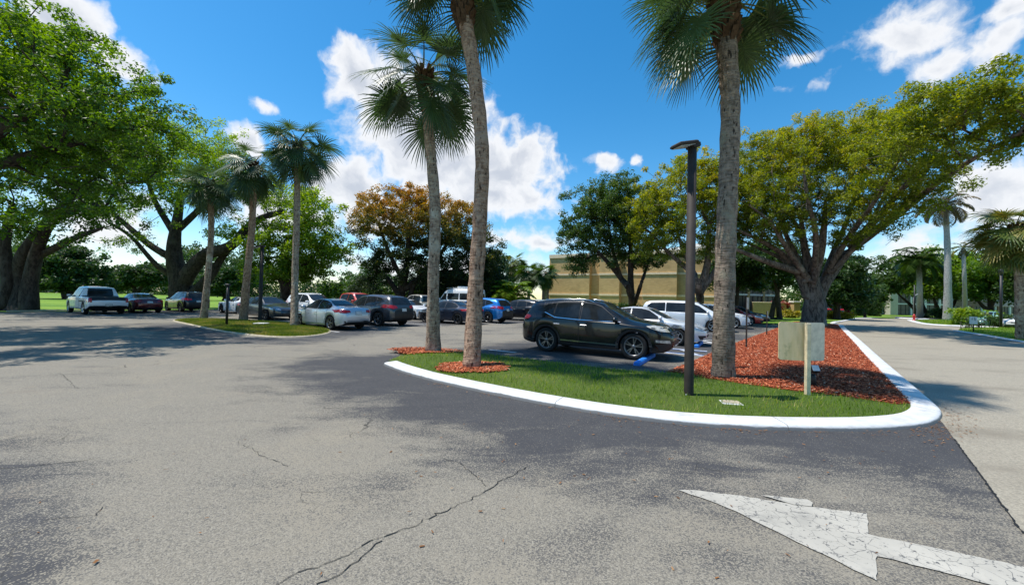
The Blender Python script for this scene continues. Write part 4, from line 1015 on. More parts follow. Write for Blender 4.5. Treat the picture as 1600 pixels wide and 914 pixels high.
simple_tree('shade_tree', 'small dark tree leaning at the palm trunk beside the brick wall', 1150, 492, 38, [(1155,412,36,26),(1130,430,26,26),(1172,435,24,20)], 'lf_dark', 43, 200, 70, .65, .32, r0=.25)
simple_tree('shade_tree', 'low rounded green tree at the far end of the road, left of the balconies', 1352, 490, 56, [(1345,468,22,22),(1362,462,20,18)], 'lf_mid', 44, 150, 60, .8, .4, r0=.2)
grp = 'spreading trees across the road'
simple_tree('umbrella_tree', 'leftmost spreading tree above the white balconies', 1446, 492, 66, [(1415,425,48,26),(1385,440,28,18),(1440,440,34,22),(1410,445,40,12)], 'lf_mid', 45, 380, 70, .9, .40, r0=.3, group=grp, stems=2)
simple_tree('umbrella_tree', 'spreading tree directly behind the thick grey royal palm', 1476, 492, 62, [(1475,420,48,26),(1455,452,30,16),(1500,448,40,20)], 'lf_bright', 46, 330, 70, 1.0, .42, r0=.35, group=grp, stems=3)
simple_tree('umbrella_tree', 'spreading tree above the white carport roof', 1545, 496, 55, [(1540,425,50,26),(1575,432,36,24),(1515,452,34,18)], 'lf_bright', 47, 330, 70, .9, .38, r0=.35, group=grp, stems=3)
simple_tree('umbrella_tree', 'spreading tree cut by the right picture border behind the yellowing palm', 1612, 498, 52, [(1610,430,44,40),(1585,455,30,20),(1650,440,44,40)], 'lf_mid', 48, 300, 70, .9, .38, r0=.35, group=grp, stems=2)
simple_tree('shade_tree', 'dense dark tree on the lawn left of the white pickup', 105, 462, 62, [(105,410,42,26),(85,430,38,22),(130,430,30,24),(60,420,30,26),(110,440,60,12)], 'lf_dark', 49, 420, 75, 1.1, .5, r0=.5, stems=2)
simple_tree('shade_tree', 'low dark tree seen below the umbrella tree, left of its trunk', 210, 462, 80, [(205,432,34,16),(235,430,34,18),(180,440,26,12)], 'lf_dark', 50, 300, 70, 1.3, .6, r0=.5, stems=2)
simple_tree('shade_tree', 'dark round tree beyond the lawn between two palm trunks', 352, 466, 78, [(350,440,28,16),(372,436,26,18),(335,446,20,12)], 'lf_dark', 51, 260, 70, 1.2, .55, r0=.5, stems=2)
simple_tree('shade_tree', 'tree dark and wide behind the rusty-topped tree at its right foot', 775, 484, 50, [(765,430,28,40),(748,452,36,26),(790,455,18,22)], 'lf_dark', 52, 260, 75, .9, .4, r0=.3)
simple_tree('shade_tree', 'low dense tree behind the white van', 690, 482, 52, [(690,450,50,22),(650,455,30,18)], 'lf_dark', 53, 240, 75, .9, .42, r0=.3)
simple_tree('shade_tree', 'ragged palm-like low tree left under the rusty dome', 560, 478, 54, [(565,455,26,20),(590,462,26,14)], 'lf_mid', 54, 160, 70, .9, .42, r0=.25)
simple_tree('shade_tree', 'low tree in the gap between bright tree and rusty tree', 528, 472, 82, [(525,452,24,10),(550,455,24,9)], 'lf_mid', 55, 160, 60, 1.2, .55, r0=.3)

# a belt of trees far across the golf lawn: one mass
def treeline():
    g = np.random.default_rng(91); Cn = []
    for px in np.arange(-260, 620, 3.2):
        Y = g.uniform(150, 190); h = (13 + 7*math.sin(px*.021+1)+4*math.sin(px*.07)) * (1.0 if px < 420 else .75)
        b = P(px, 455, Y)
        for z in np.arange(.3, h, 1.9): Cn.append((b.x+g.normal(0, 2.2), Y+g.normal(0, 4), z*g.uniform(.85, 1.1)))
    Cn = np.array(Cn)
    me = leaves(Cn, 44, 2.4, 1.15, M['lf_dark'], 92, lambda p, g: .45+.02*(p[:, 2]-7))
    me.name = 'treeline'; tag(link('treeline', me), kind='stuff')
    Cn = []
    for px in np.arange(1150, 1760, 3.2):
        Y = g.uniform(104, 122); b = P(px, 470, Y); h = 8+2.5*math.sin(px*.03)+1.5*math.sin(px*.11)
        if px > 1330 and px < 1400: h *= .45
        for z in np.arange(.3, h, 1.3): Cn.append((b.x+g.normal(0, 1.4), Y+g.normal(0, 3), z))
    me = leaves(np.array(Cn), 24, 1.6, .8, M['lf_mid'], 93, lambda p, g: .4+.02*(p[:, 2]-4))
    me.name = 'treeline_right'; tag(link('treeline_right', me), kind='stuff')
treeline()

# hedges, flower beds, bushes
def bush(name, label, cat, pts, leaf, n, per, crad, size, seed, group=None, h=1.0, tint=.5):
    g = np.random.default_rng(seed); C_ = []
    for p in range(n):
        t = g.random()*(len(pts)-1); i = int(t); q = Vector(pts[i]).lerp(Vector(pts[min(i+1, len(pts)-1)]), t-i)
        C_.append((q.x+g.normal(0, .35), q.y+g.normal(0, .35), h*g.uniform(.15, .95)))
    C_ = np.array(C_); base = Vector((C_[:, 0].mean(), C_[:, 1].mean(), 0)); root = empty(name, base); tag(root, label, cat, group)
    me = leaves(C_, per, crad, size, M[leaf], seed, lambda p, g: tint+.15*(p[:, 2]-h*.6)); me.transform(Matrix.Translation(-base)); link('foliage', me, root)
    mb = MB()
    for k in range(0, n, max(1, n//14)): mb.tube([Vector((C_[k, 0], C_[k, 1], 0))-base, Vector(C_[k])-base], [.03, .012], 5)
    mb.build('stems', M['bark_dark'], root)
bush('hedge', 'bright lime hedge bush left of the white sign board', 'hedge', [G(1502,510), G(1515,510)], 'lf_lime', 60, 60, .5, .22, 61, None, 1.5)
bush('hedge', 'bright lime hedge bush right of the white sign board', 'hedge', [G(1528,511), G(1545,511), G(1556,511)], 'lf_lime', 80, 60, .5, .22, 62, None, 1.35)
bush('hedge', 'long dark clipped hedge before the parked cars at right edge', 'hedge', [G(1550,512), G(1575,513.5), G(1610,516), G(1660,519)], 'lf_dark', 140, 60, .45, .2, 63, None, 1.0)
bush('hedge', 'dark hedge behind the red hydrant at the thick grey royal palm', 'hedge', [G(1460,498), G(1475,498.5), G(1492,499)], 'lf_dark', 90, 50, .6, .28, 64, None, 1.5)
bush('shrub', 'yellow flowering border right of the huge tree trunk', 'shrub', [G(1290,498), G(1310,498.5), G(1328,499)], 'lf_yellow', 80, 50, .42, .2, 65, None, .8)
bush('shrub', 'yellow flowering border left of the huge tree trunk', 'shrub', [G(1228,497), G(1246,497.5)], 'lf_yellow', 50, 50, .4, .2, 66, None, .9)
bush('shrub', 'crimson croton bush at the road side behind the huge trunk', 'shrub', [G(1306,494.5), G(1320,494.5)], 'lf_red', 70, 50, .55, .26, 67, None, 2.3)
bush('shrub', 'crimson bush by the tan garden wall', 'shrub', [G(1214,495), G(1222,495)], 'lf_red', 40, 50, .5, .24, 68, None, 2.0)
bush('hedge', 'low green hedge left of the road end before the balconies', 'hedge', [G(1335,494), G(1350,493.5), G(1375,494)], 'lf_mid', 110, 50, .6, .3, 69, None, 1.6)
bush('hedge', 'shadowed hedge along the foot of the brick wall', 'hedge', [Vector((4, 47.5, 0)), Vector((14, 45.5, 0)), Vector((24, 43, 0))], 'lf_dark', 260, 45, .6, .28, 70, None, 1.2)
bush('shrub', 'bare leggy twiggy shrub around the white sign board', 'shrub', [G(1502,513.5), G(1533,515)], 'lf_dark', 34, 7, .35, .16, 71, None, .9)

# ------------------------------------------------------------------ cars
TYPES = {
 'sedan': dict(dim=(4.65, 1.80, 1.45), wx=(-1.34, 1.36), wr=.33,
  top=[(-2.33,.70),(-2.31,.92),(-2.2,1.05),(-1.7,1.09),(-1.45,1.13),(-.85,1.38),(-.35,1.45),(.1,1.44),(.35,1.39),(1.08,1.0),(1.25,.95),(1.75,.88),(2.1,.76),(2.28,.64),(2.33,.55)],
  belt=[(-2.33,.68),(-2.2,.93),(-1.5,.97),(0,.93),(1.1,.90),(1.8,.80),(2.15,.68),(2.33,.52)],
  w=[(-2.33,.58),(-2.25,.74),(-2.05,.84),(-1.4,.89),(0,.90),(1.2,.89),(1.75,.85),(2.05,.74),(2.25,.56),(2.33,.42)],
  r=[(-2.33,.5),(-2.1,.70),(-1.6,.68),(-.9,.56),(.3,.56),(1.05,.70),(1.8,.66),(2.15,.55),(2.33,.38)],
  bot=[(-2.33,.42),(-2.2,.28),(-1.9,.21),(1.9,.20),(2.2,.22),(2.33,.34)],
  win=[[(.86,.985),(.34,1.30),(.08,1.365),(-.26,1.375),(-.26,.97)], [(-.32,.97),(-.32,1.375),(-.62,1.36),(-1.02,1.24),(-1.28,1.10),(-1.22,1.0)]],
  doors=[[(.98,.30),(1.0,.88),(.0,.92),(-.30,.925),(-.30,.30)], [(-.33,.30),(-.33,.925),(-1.12,.955),(-1.15,.75),(-.95,.50),(-.9,.30)]],
  ws=[(-.68,1.03),(-.54,1.37),(.54,1.37),(.68,1.03)], rw=[(-.60,1.13),(-.50,1.36),(.50,1.36),(.60,1.13)],
  hl=[(.40,.62),(.45,.72),(.90,.80),(.92,.70),(.62,.60)], tl=[(.42,.84),(.45,.93),(.90,.97),(.92,.84),(.70,.80)],
  grille=[(-.40,.52),(-.44,.64),(.44,.64),(.40,.52)], low=[(-.66,.27),(-.72,.42),(.72,.42),(.66,.27)], plate=(.80,), hz=.80, mir=(.80,.985)),
 'suv': dict(dim=(4.70, 1.88, 1.69), wx=(-1.36, 1.36), wr=.378,
  top=[(-2.35,.80),(-2.32,1.00),(-2.22,1.18),(-1.98,1.53),(-1.80,1.63),(-1.0,1.69),(-.2,1.69),(.32,1.61),(1.12,1.17),(1.28,1.12),(1.9,1.03),(2.18,.92),(2.31,.78),(2.35,.66)],
  belt=[(-2.35,.78),(-2.2,1.06),(-1.5,1.10),(0,1.02),(1.1,.99),(1.9,.92),(2.2,.80),(2.35,.62)],
  w=[(-2.35,.62),(-2.28,.78),(-2.1,.88),(-1.5,.93),(0,.94),(1.4,.935),(1.85,.90),(2.12,.79),(2.29,.6),(2.35,.46)],
  r=[(-2.35,.55),(-2.2,.70),(-1.9,.62),(-1,.63),(.3,.61),(1.1,.72),(1.9,.71),(2.2,.58),(2.35,.42)],
  bot=[(-2.35,.50),(-2.25,.34),(-1.9,.26),(1.9,.24),(2.2,.26),(2.35,.42)],
  win=[[(.92,1.06),(.36,1.46),(.12,1.54),(-.22,1.565),(-.22,1.065)], [(-.29,1.07),(-.29,1.567),(-.80,1.56),(-1.06,1.545),(-1.12,1.15),(-1.0,1.105)], [(-1.17,1.17),(-1.10,1.54),(-1.38,1.50),(-1.72,1.33)]],
  doors=[[(1.0,.36),(1.02,.97),(.0,1.01),(-.25,1.025),(-.25,.36)], [(-.28,.36),(-.28,1.025),(-1.12,1.075),(-1.12,.80),(-.90,.50),(-.88,.36)]],
  ws=[(-.72,1.19),(-.58,1.58),(.58,1.58),(.72,1.19)], rw=[(-.64,1.17),(-.54,1.53),(.54,1.53),(.64,1.17)],
  hl=[(.36,.80),(.42,.90),(.92,.99),(.95,.90),(.62,.79)], tl=[(.42,.98),(.46,1.10),(.90,1.16),(.92,1.0),(.70,.94)],
  grille=[(-.40,.62),(-.46,.82),(.46,.82),(.40,.62)], low=[(-.66,.30),(-.70,.46),(.70,.46),(.66,.30)], plate=(.88,), hz=.90, mir=(.84,1.06)),
 'minivan': dict(dim=(5.10, 1.97, 1.76), wx=(-1.55, 1.50), wr=.34,
  top=[(-2.55,.80),(-2.52,1.05),(-2.44,1.35),(-2.28,1.65),(-2.0,1.73),(-1.2,1.76),(0,1.75),(.7,1.66),(1.62,1.14),(1.78,1.08),(2.2,.93),(2.44,.78),(2.55,.60)],
  belt=[(-2.55,.78),(-2.4,1.05),(-1.5,1.08),(0,1.03),(1.5,.97),(2.1,.84),(2.4,.68),(2.55,.56)],
  w=[(-2.55,.70),(-2.48,.84),(-2.2,.95),(0,.985),(1.4,.975),(1.9,.93),(2.25,.80),(2.45,.6),(2.55,.44)],
  r=[(-2.55,.6),(-2.4,.74),(-2.1,.70),(.7,.66),(1.6,.76),(2.1,.68),(2.4,.5),(2.55,.38)],
  bot=[(-2.55,.44),(-2.4,.28),(-2,.2),(1.9,.2),(2.35,.22),(2.55,.36)],
  win=[[(1.30,1.06),(.74,1.44),(.48,1.55),(.20,1.585),(.20,1.08)], [(.13,1.08),(.13,1.59),(-1.02,1.61),(-1.02,1.10)], [(-1.10,1.11),(-1.10,1.61),(-1.9,1.585),(-2.1,1.40),(-2.14,1.16)]],
  doors=[[(1.25,.32),(1.32,.96),(.16,1.02),(.16,.32)], [(.12,.32),(.12,1.02),(-1.06,1.06),(-1.06,.75),(-.95,.32)]],
  ws=[(-.74,1.18),(-.62,1.62),(.62,1.62),(.74,1.18)], rw=[(-.70,1.12),(-.62,1.6),(.62,1.6),(.70,1.12)],
  hl=[(.42,.70),(.46,.80),(.92,.92),(.95,.82),(.66,.68)], tl=[(.72,.95),(.74,1.25),(.90,1.28),(.96,1.0)],
  grille=[(-.45,.52),(-.48,.64),(.48,.64),(.45,.52)], low=[(-.7,.27),(-.74,.42),(.74,.42),(.7,.27)], plate=(.85,), hz=.92, mir=(1.22,1.06)),
 'pickup': dict(dim=(5.80, 2.0, 1.88), wx=(-1.75, 1.85), wr=.40,
  top=[(-2.90,.80),(-2.885,1.12),(-2.84,1.18),(-1.02,1.19),(-.99,1.22),(-.93,1.72),(-.75,1.83),(0,1.88),(.55,1.86),(.80,1.78),(1.40,1.27),(1.58,1.21),(2.5,1.12),(2.78,1.02),(2.88,.82),(2.90,.70)],
  belt=[(-2.90,.78),(-2.85,1.13),(-1,1.14),(0,1.14),(1.4,1.12),(2.4,1.04),(2.75,.92),(2.90,.66)],
  w=[(-2.90,.88),(-2.86,.97),(-2.5,.99),(0,1.0),(1.8,.99),(2.5,.95),(2.78,.84),(2.90,.70)],
  r=[(-2.90,.82),(-2.84,.93),(-1.05,.93),(-.9,.70),(.5,.68),(1.4,.80),(2.5,.80),(2.8,.7),(2.90,.6)],
  bot=[(-2.90,.60),(-2.8,.48),(-2.4,.36),(2.2,.32),(2.7,.34),(2.90,.46)],
  win=[[(1.18,1.17),(.80,1.56),(.58,1.72),(.22,1.75),(.22,1.17)], [(.15,1.17),(.15,1.75),(-.62,1.72),(-.78,1.62),(-.80,1.17)]],
  doors=[[(1.22,.45),(1.25,1.10),(.18,1.12),(.18,.45)], [(.14,.45),(.14,1.12),(-.86,1.12),(-.86,.45)]],
  ws=[(-.80,1.29),(-.66,1.74),(.66,1.74),(.80,1.29)], rw=[(-.62,1.26),(-.58,1.70),(.58,1.70),(.62,1.26)],
  hl=[(.55,.84),(.55,1.0),(.96,1.02),(.96,.86)], tl=[(.80,.82),(.80,1.08),(.985,1.08),(.985,.82)],
  grille=[(-.50,.68),(-.52,.98),(.52,.98),(.50,.68)], low=[(-.7,.46),(-.74,.58),(.74,.58),(.7,.46)], plate=(.62,), hz=1.03, mir=(1.1,1.18)),
 'van': dict(dim=(5.9, 2.0, 2.6), wx=(-1.7, 1.85), wr=.35,
  top=[(-2.95,1.0),(-2.93,1.7),(-2.88,2.45),(-2.7,2.57),(0,2.6),(.8,2.52),(1.2,2.3),(1.95,1.42),(2.15,1.28),(2.6,1.08),(2.85,.9),(2.95,.7)],
  belt=[(-2.95,.98),(-2.85,1.35),(0,1.33),(1.8,1.22),(2.4,1.0),(2.8,.8),(2.95,.66)],
  w=[(-2.95,.85),(-2.88,.96),(0,1.0),(1.9,.98),(2.4,.92),(2.75,.78),(2.95,.55)],
  r=[(-2.95,.78),(-2.85,.85),(0,.85),(1,.80),(2,.80),(2.5,.74),(2.95,.46)],
  bot=[(-2.95,.5),(-2.8,.35),(2.2,.28),(2.8,.3),(2.95,.42)],
  win=[[(1.75,1.38),(1.22,2.0),(.92,2.05),(.92,1.40)], [(.72,1.42),(.72,2.05),(-.75,2.05),(-.75,1.42)], [(-.9,1.42),(-.9,2.05),(-2.6,2.05),(-2.6,1.42)]],
  doors=[[(1.78,.4),(1.8,1.28),(.85,1.32),(.85,.4)]],
  ws=[(-.80,1.45),(-.70,2.2),(.70,2.2),(.80,1.45)], rw=[(-.7,1.45),(-.66,2.05),(.66,2.05),(.7,1.45)],
  hl=[(.5,.88),(.5,1.05),(.9,1.1),(.9,.9)], tl=[(.82,1.0),(.82,1.5),(.96,1.5),(.96,1.0)],
  grille=[(-.5,.62),(-.55,.85),(.55,.85),(.5,.62)], low=[(-.7,.35),(-.7,.5),(.7,.5),(.7,.35)], plate=(.8,), hz=1.1, mir=(1.7,1.42)),
 'coupe': dict(dim=(4.78, 1.9, 1.35), wx=(-1.42, 1.38), wr=.35,
  top=[(-2.39,.72),(-2.36,.95),(-2.2,1.04),(-1.7,1.08),(-1.0,1.27),(-.45,1.35),(-.05,1.34),(.85,1.0),(1.0,.97),(1.8,.90),(2.2,.78),(2.36,.62),(2.39,.52)],
  belt=[(-2.39,.70),(-2.2,.95),(-1.4,.98),(0,.90),(1.0,.89),(1.9,.84),(2.2,.70),(2.39,.5)],
  w=[(-2.39,.64),(-2.3,.80),(-2.0,.91),(-1.3,.95),(0,.90),(1.3,.94),(1.9,.90),(2.2,.76),(2.39,.5)],
  r=[(-2.39,.55),(-2.1,.72),(-1.5,.66),(-.9,.55),(0,.55),(.9,.70),(1.8,.72),(2.2,.6),(2.39,.4)],
  bot=[(-2.39,.42),(-2.2,.26),(-1.9,.18),(1.9,.17),(2.2,.19),(2.39,.32)],
  win=[[(.66,.96),(.06,1.24),(-.28,1.285),(-.62,1.27),(-.60,.96)], [(-.68,.97),(-.69,1.25),(-1.0,1.17),(-1.2,1.06)]],
  doors=[[(.85,.28),(.88,.86),(0,.89),(-.72,.92),(-.76,.6),(-.6,.28)]],
  ws=[(-.66,1.01),(-.52,1.28),(.52,1.28),(.66,1.01)], rw=[(-.58,1.10),(-.48,1.28),(.48,1.28),(.58,1.10)],
  hl=[(.45,.66),(.48,.76),(.90,.80),(.90,.70)], tl=[(.30,.84),(.32,.94),(.88,.96),(.88,.84)],
  grille=[(-.45,.50),(-.5,.66),(.5,.66),(.45,.50)], low=[(-.6,.24),(-.66,.40),(.66,.40),(.6,.24)], plate=(.62,), hz=.78, mir=(.62,.98)),
}
def smooth_prof(pts, xs, L2, sig=.05):
    st = .01; gx = np.arange(-L2-.3, L2+.3, st); v = np.interp(gx, [p[0] for p in pts], [p[1] for p in pts])
    k = np.exp(-.5*(np.arange(-30, 31)*st/sig)**2); k /= k.sum()
    vv = np.convolve(np.pad(v, 30, mode='edge'), k, 'valid'); return np.interp(xs, gx, vv)

WHEELS = {}
def wheel_meshes(r, w, style):
    k = (round(r, 3), w, style)
    if k in WHEELS: return WHEELS[k]
    t = MB(); rr = r*.70
    t.lathe([(rr*.98, -w*.42), (rr*1.06, -w*.5), (r*.93, -w*.5), (r*.985, -w*.40), (r, -w*.25), (r, w*.25), (r*.985, w*.40), (r*.93, w*.5), (rr*1.06, w*.5), (rr*.98, w*.42)], 28, 0, 'y')
    t.lathe([(.001, -w*.05), (rr*.97, -w*.05)], 20, 1, 'y')
    tyre = t.mesh('wheel', [M['tyre'], M['seam']])
    b = MB()
    b.lathe([(rr*1.0, w*.36), (rr*1.03, w*.45), (rr*.97, w*.46), (rr*.90, w*.38), (rr*.90, 0)], 28, 0, 'y')
    b.lathe([(.001, w*.40), (rr*.16, w*.40), (rr*.22, w*.34), (rr*.22, w*.1)], 14, 0, 'y')
    ns = 5 if style != 'steel' else 8
    for i in range(ns):
        a = 2*math.pi*i/ns + .3
        for da in ((-.17, .17) if style == 'twin' else (0,)):
            hw = rr*(.042 if style == 'twin' else .08); a1 = a+da*.35; a2 = a+da*1.0
            p1 = Vector((math.cos(a1)*rr*.15, w*.37, math.sin(a1)*rr*.15)); p2 = Vector((math.cos(a2)*rr*.95, w*.40, math.sin(a2)*rr*.95))
            d = (p2-p1).normalized(); s = Vector((-d.z, 0, d.x))
            q = [p1-s*hw, p1+s*hw, p2+s*hw*1.15, p2-s*hw*1.15]; back = [v-Vector((0, w*.16, 0)) for v in q]
            b.add(q+back, [(0, 1, 2, 3), (0, 4, 5, 1), (1, 5, 6, 2), (2, 6, 7, 3), (3, 7, 4, 0)])
    rim = b.mesh('rim', [M['darkalloy' if style == 'dark' else ('midalloy' if style == 'twin' else 'alloy')]])
    WHEELS[k] = (tyre, rim); return WHEELS[k]

def car(name, label, cat, typ, pos, heading, paint, dims=None, style='twin', rims='alloy', group=None, cladding=False, chrome=False, detail=True, hl='clearlamp', spoiler=False, rails=False, dark_roof=False):
    T = TYPES[typ]; d0 = T['dim']; dm = dims or d0; sx, sy, sz = dm[0]/d0[0], dm[1]/d0[1], dm[2]/d0[2]; L2 = d0[0]/2
    sp = M[paint] if isinstance(paint, str) else paint
    wr = T['wr']; Ra = wr+.055
    xs = list(np.linspace(-L2, L2, int(d0[0]/.05)))
    for xw in T['wx']: xs += [xw+Ra*s for s in (-1.0, -.995, -.97, -.9, .9, .97, .995, 1.0)]
    xs = np.array(sorted(set(np.round(xs, 4))))
    top = smooth_prof(T['top'], xs, L2, .045); belt = smooth_prof(T['belt'], xs, L2, .07); w = smooth_prof(T['w'], xs, L2, .05); r_ = smooth_prof(T['r'], xs, L2, .08); bot = smooth_prof(T['bot'], xs, L2, .05)
    V = []; NR = 13; midx = []; F = []
    crown = .055 if typ in ('van', 'minivan', 'suv', 'pickup') else .045
    for i, x in enumerate(xs):
        zt, zs, wm = top[i], bot[i], w[i]; zb = min(belt[i], zt-.03); arch = False
        for xw in T['wx']:
            if abs(x-xw) <= Ra: zs = max(zs, wr + math.sqrt(max(0, Ra*Ra-(x-xw)**2))*.97); arch = True
        zs = min(zs, zb-.06); wr_ = min(r_[i], wm*.97); zr = max(zt-crown, zb+.008)
        rel = np.clip((zr-zb)/.5, 0, 1)
        bulge = .018*rel
        pts = [(0, zs), (wm*(.66 if arch else .80), zs), (wm*.965, zs), (wm*.985, zs+(zb-zs)*.10), (wm*1.0, zs+(zb-zs)*.45), (wm*.995, zs+(zb-zs)*.78), (wm*.975, zb-.012*(1)), (wm*.955-.004*rel, zb+.006)]
        for t in (.33, .68): pts.append((wm*.955*(1-t)+wr_*t+bulge*4*t*(1-t), zb+(zr-zb)*t))
        pts += [(wr_, zr), (wr_*.62, zt-.28*(zt-zr)), (0, zt)]
        for y, z in pts: V.append((x*sx, y*sy, z*sz))
    n = len(xs); half = len(V)
    V += [(a, -b, c) for a, b, c in V]
    def idx(i, j, s): return i*NR+j+(half if s < 0 else 0)
    for s in (1, -1):
        for i in range(n-1):
            for j in range(NR-1):
                q = [idx(i, j, s), idx(i+1, j, s), idx(i+1, j+1, s), idx(i, j+1, s)]
                F.append(q if s > 0 else q[::-1]); xm = xs[i]
                midx.append(1 if j < 2 or (cladding and j < 3) or (typ == 'pickup' and j >= 10 and xm < -1.05) or (dark_roof and j >= 10 and top[i] > .92*d0[2]) else 0)
    body = np_mesh('body', np.array(V), np.array(F), [sp, M['trim']], True, midx)
    bm = bmesh.new(); bm.from_mesh(body)
    bmesh.ops.remove_doubles(bm, verts=bm.verts, dist=.0005); bmesh.ops.dissolve_degenerate(bm, edges=bm.edges, dist=.0005)
    be = [e for e in bm.edges if e.is_boundary]; bmesh.ops.holes_fill(bm, edges=be, sides=0)
    bmesh.ops.recalc_face_normals(bm, faces=bm.faces); bm.faces.ensure_lookup_table()
    for f in bm.faces: f.smooth = True
    bm.to_mesh(body); bvh = BVHTree.FromBMesh(bm); bm.free()
    root = empty(name, pos, heading); tag(root, label, cat, group)
    link('body', body, root)

    def decal(nm, poly, axis, sgn, mats, off=.006, cell=.09, parent=None, grow_=None, mi=0, raw=False):
        b2 = bmesh.new()
        def put(pl, z, k):
            vs = [b2.verts.new((p[0]*(sx if axis == 'side' else sy), p[1]*sz, z)) for p in pl]
            f = b2.faces.new(vs); f.material_index = k
        if grow_:
            c = (sum(p[0] for p in poly)/len(poly), sum(p[1] for p in poly)/len(poly)); out = []
            for p in poly:
                dx, dy = p[0]-c[0], p[1]-c[1]; out.append((p[0]+math.copysign(grow_, dx), p[1]+math.copysign(grow_, dy)))
            put(out, 1.0, 1)
        put(poly, 0.0, 0)
        bmesh.ops.triangulate(b2, faces=b2.faces[:])
        for ax in (0, 1):
            lo = min(v.co[ax] for v in b2.verts); hi = max(v.co[ax] for v in b2.verts); k = lo+cell
            while k < hi:
                co = [0, 0, 0]; no = [0, 0, 0]; co[ax] = k; no[ax] = 1
                bmesh.ops.bisect_plane(b2, geom=b2.verts[:]+b2.edges[:]+b2.faces[:], plane_co=co, plane_no=no); k += cell
        bad = []
        for v in b2.verts:
            a, z, ly = v.co.x, v.co.y, v.co.z
            if axis == 'side': o, d = Vector((a, sgn*3, z)), Vector((0, -sgn, 0))
            else: o, d = Vector((sgn*5, a, z)), Vector((-sgn, 0, 0))
            h = bvh.ray_cast(o, d)
            if h[0] is None: bad.append(v); continue
            nn = h[1] if h[1].dot(d) < 0 else -h[1]
            v.co = h[0] + nn*(off if ly < .5 else off*.45)
        bmesh.ops.delete(b2, geom=bad, context='VERTS')
        if not b2.faces: b2.free(); return None
        bmesh.ops.recalc_face_normals(b2, faces=b2.faces[:])
        b2.normal_update()
        f0 = max(b2.faces, key=lambda f: f.calc_area()); nn = Vector((0, sgn, 0)) if axis == 'side' else Vector((sgn, 0, 0))
        for f in b2.faces:
            f.smooth = True
            if f.normal.dot(nn) < 0: f.normal_flip()
        me = bpy.data.meshes.new(nm); b2.to_mesh(me); b2.free()
        for mt in mats: me.materials.append(mt)
        return link(nm, me, parent or root)
    mir = lambda pl: [(-a, b) for a, b in pl][::-1]
    decal('windshield', T['ws'], 'front', 1, [M['glass'], M['trim']], .006, .1, None, .02)
    decal('rear_window', T['rw'], 'front', -1, [M['glass'], M['trim']], .006, .1, None, .02)
    for s in (1, -1):
        for pl in T['doors']:
            dr = decal('door', pl, 'side', s, [sp, M['seam']], .006, .12, None, .010)
            if dr is not None and detail:
                hx = min(p[0] for p in pl)+.14; hz = T['hz']; h = bvh.ray_cast(Vector((hx*sx, s*3, hz*sz)), Vector((0, -s, 0)))
                if h[0] is not None:
                    b = MB(); b.box(h[0]+Vector((0, s*.03, 0)), (.20, .025, .032), 0, None, .01); b.build('door_handle', M['chrome'] if chrome else sp, dr)
        for pl in T['win']: decal('side_window', pl, 'side', s, [M['glass'], M['trim']], .007, .12, None, .018)
        if chrome: decal('headlight', [(1.68,.955),(2.05,.835),(2.25,.80),(2.27,.86),(2.12,.935),(1.85,.985)], 'side', s, [M[hl], M['trim']], .008, .05, None, .012)
        else: decal('headlight', T['hl'] if s > 0 else mir(T['hl']), 'front', 1, [M[hl], M['trim']], .008, .05, None, .012)
        if chrome: decal('taillight', [(-2.30,.99),(-2.02,1.02),(-1.92,1.10),(-2.02,1.15),(-2.22,1.13)], 'side', s, [M['taillamp'], M['trim']], .010, .05, None, .010)
        else: decal('taillight', T['tl'] if s > 0 else mir(T['tl']), 'front', -1, [M['taillamp'], M['trim']], .008, .05, None, .010)
        mx, mz_ = T['mir']; h = bvh.ray_cast(Vector((mx*sx, s*3, mz_*sz)), Vector((0, -s, 0)))
        if h[0] is not None:
            b = MB(); c = h[0]+Vector((.02, s*.14, .045))
            b.lathe([(.001, -.11), (.055, -.10), (.078, -.03), (.078, .04), (.06, .10), (.001, .115)], 10, 0, 'y', tuple(c)); b.box(h[0]+Vector((0, s*.035, 0)), (.06, .09, .03), 1)
            b.build('mirror', [sp, M['trim']], root)
    decal('grille', T['grille'], 'front', 1, [M['trim'], M['chrome']], .007, .08, None, .014 if typ in ('suv', 'pickup') else None)
    if chrome and typ == 'suv':
        b = MB()
        for q in range(3):
            z = (.665+.05*q)*sz
            h = [bvh.ray_cast(Vector((5, y*sy, z)), Vector((-1, 0, 0)))[0] for y in np.linspace(-.40, .40, 9)]
            b.tube([p+Vector((.012, 0, 0)) for p in h if p is not None], .009, 6)
        b.build('grille_bar', M['chrome'], root)
        for s in (1, -1):
            fg = [(.58,.50),(.60,.58),(.86,.60),(.86,.53)]; decal('fog_lamp', fg if s > 0 else mir(fg), 'front', 1, [M['clearlamp'], M['trim']], .010, .05, None, .015)
    decal('lower_grille', [(-.80,.30),(-.86,.47),(-.5,.56),(.5,.56),(.86,.47),(.80,.30)] if chrome else T['low'], 'front', 1, [M['trim']], .006, .08)
    lowr = [(a, b+.02) for a, b in T['low']]; decal('rear_bumper_trim', lowr, 'front', -1, [M['trim']], .006, .08)
    pz = T['plate'][0]; decal('number_plate', [(-.155, pz-.075), (-.155, pz+.075), (.155, pz+.075), (.155, pz-.075)], 'front', -1, [M['plate'], M['trim']], .014, .08, None, .012)
    if cladding:
        for s in (1, -1):
            for xw in T['wx']:
                ring = [(xw+math.cos(t)*(Ra+.07), wr+math.sin(t)*(Ra+.06)) for t in np.linspace(-.15, math.pi+.15, 22)] + [(xw+math.cos(t)*(Ra+.002), wr+math.sin(t)*(Ra*.97+.004)) for t in np.linspace(math.pi+.1, -.1, 22)]
                decal('arch_trim', ring, 'side', s, [M['trim']], .012, .1)
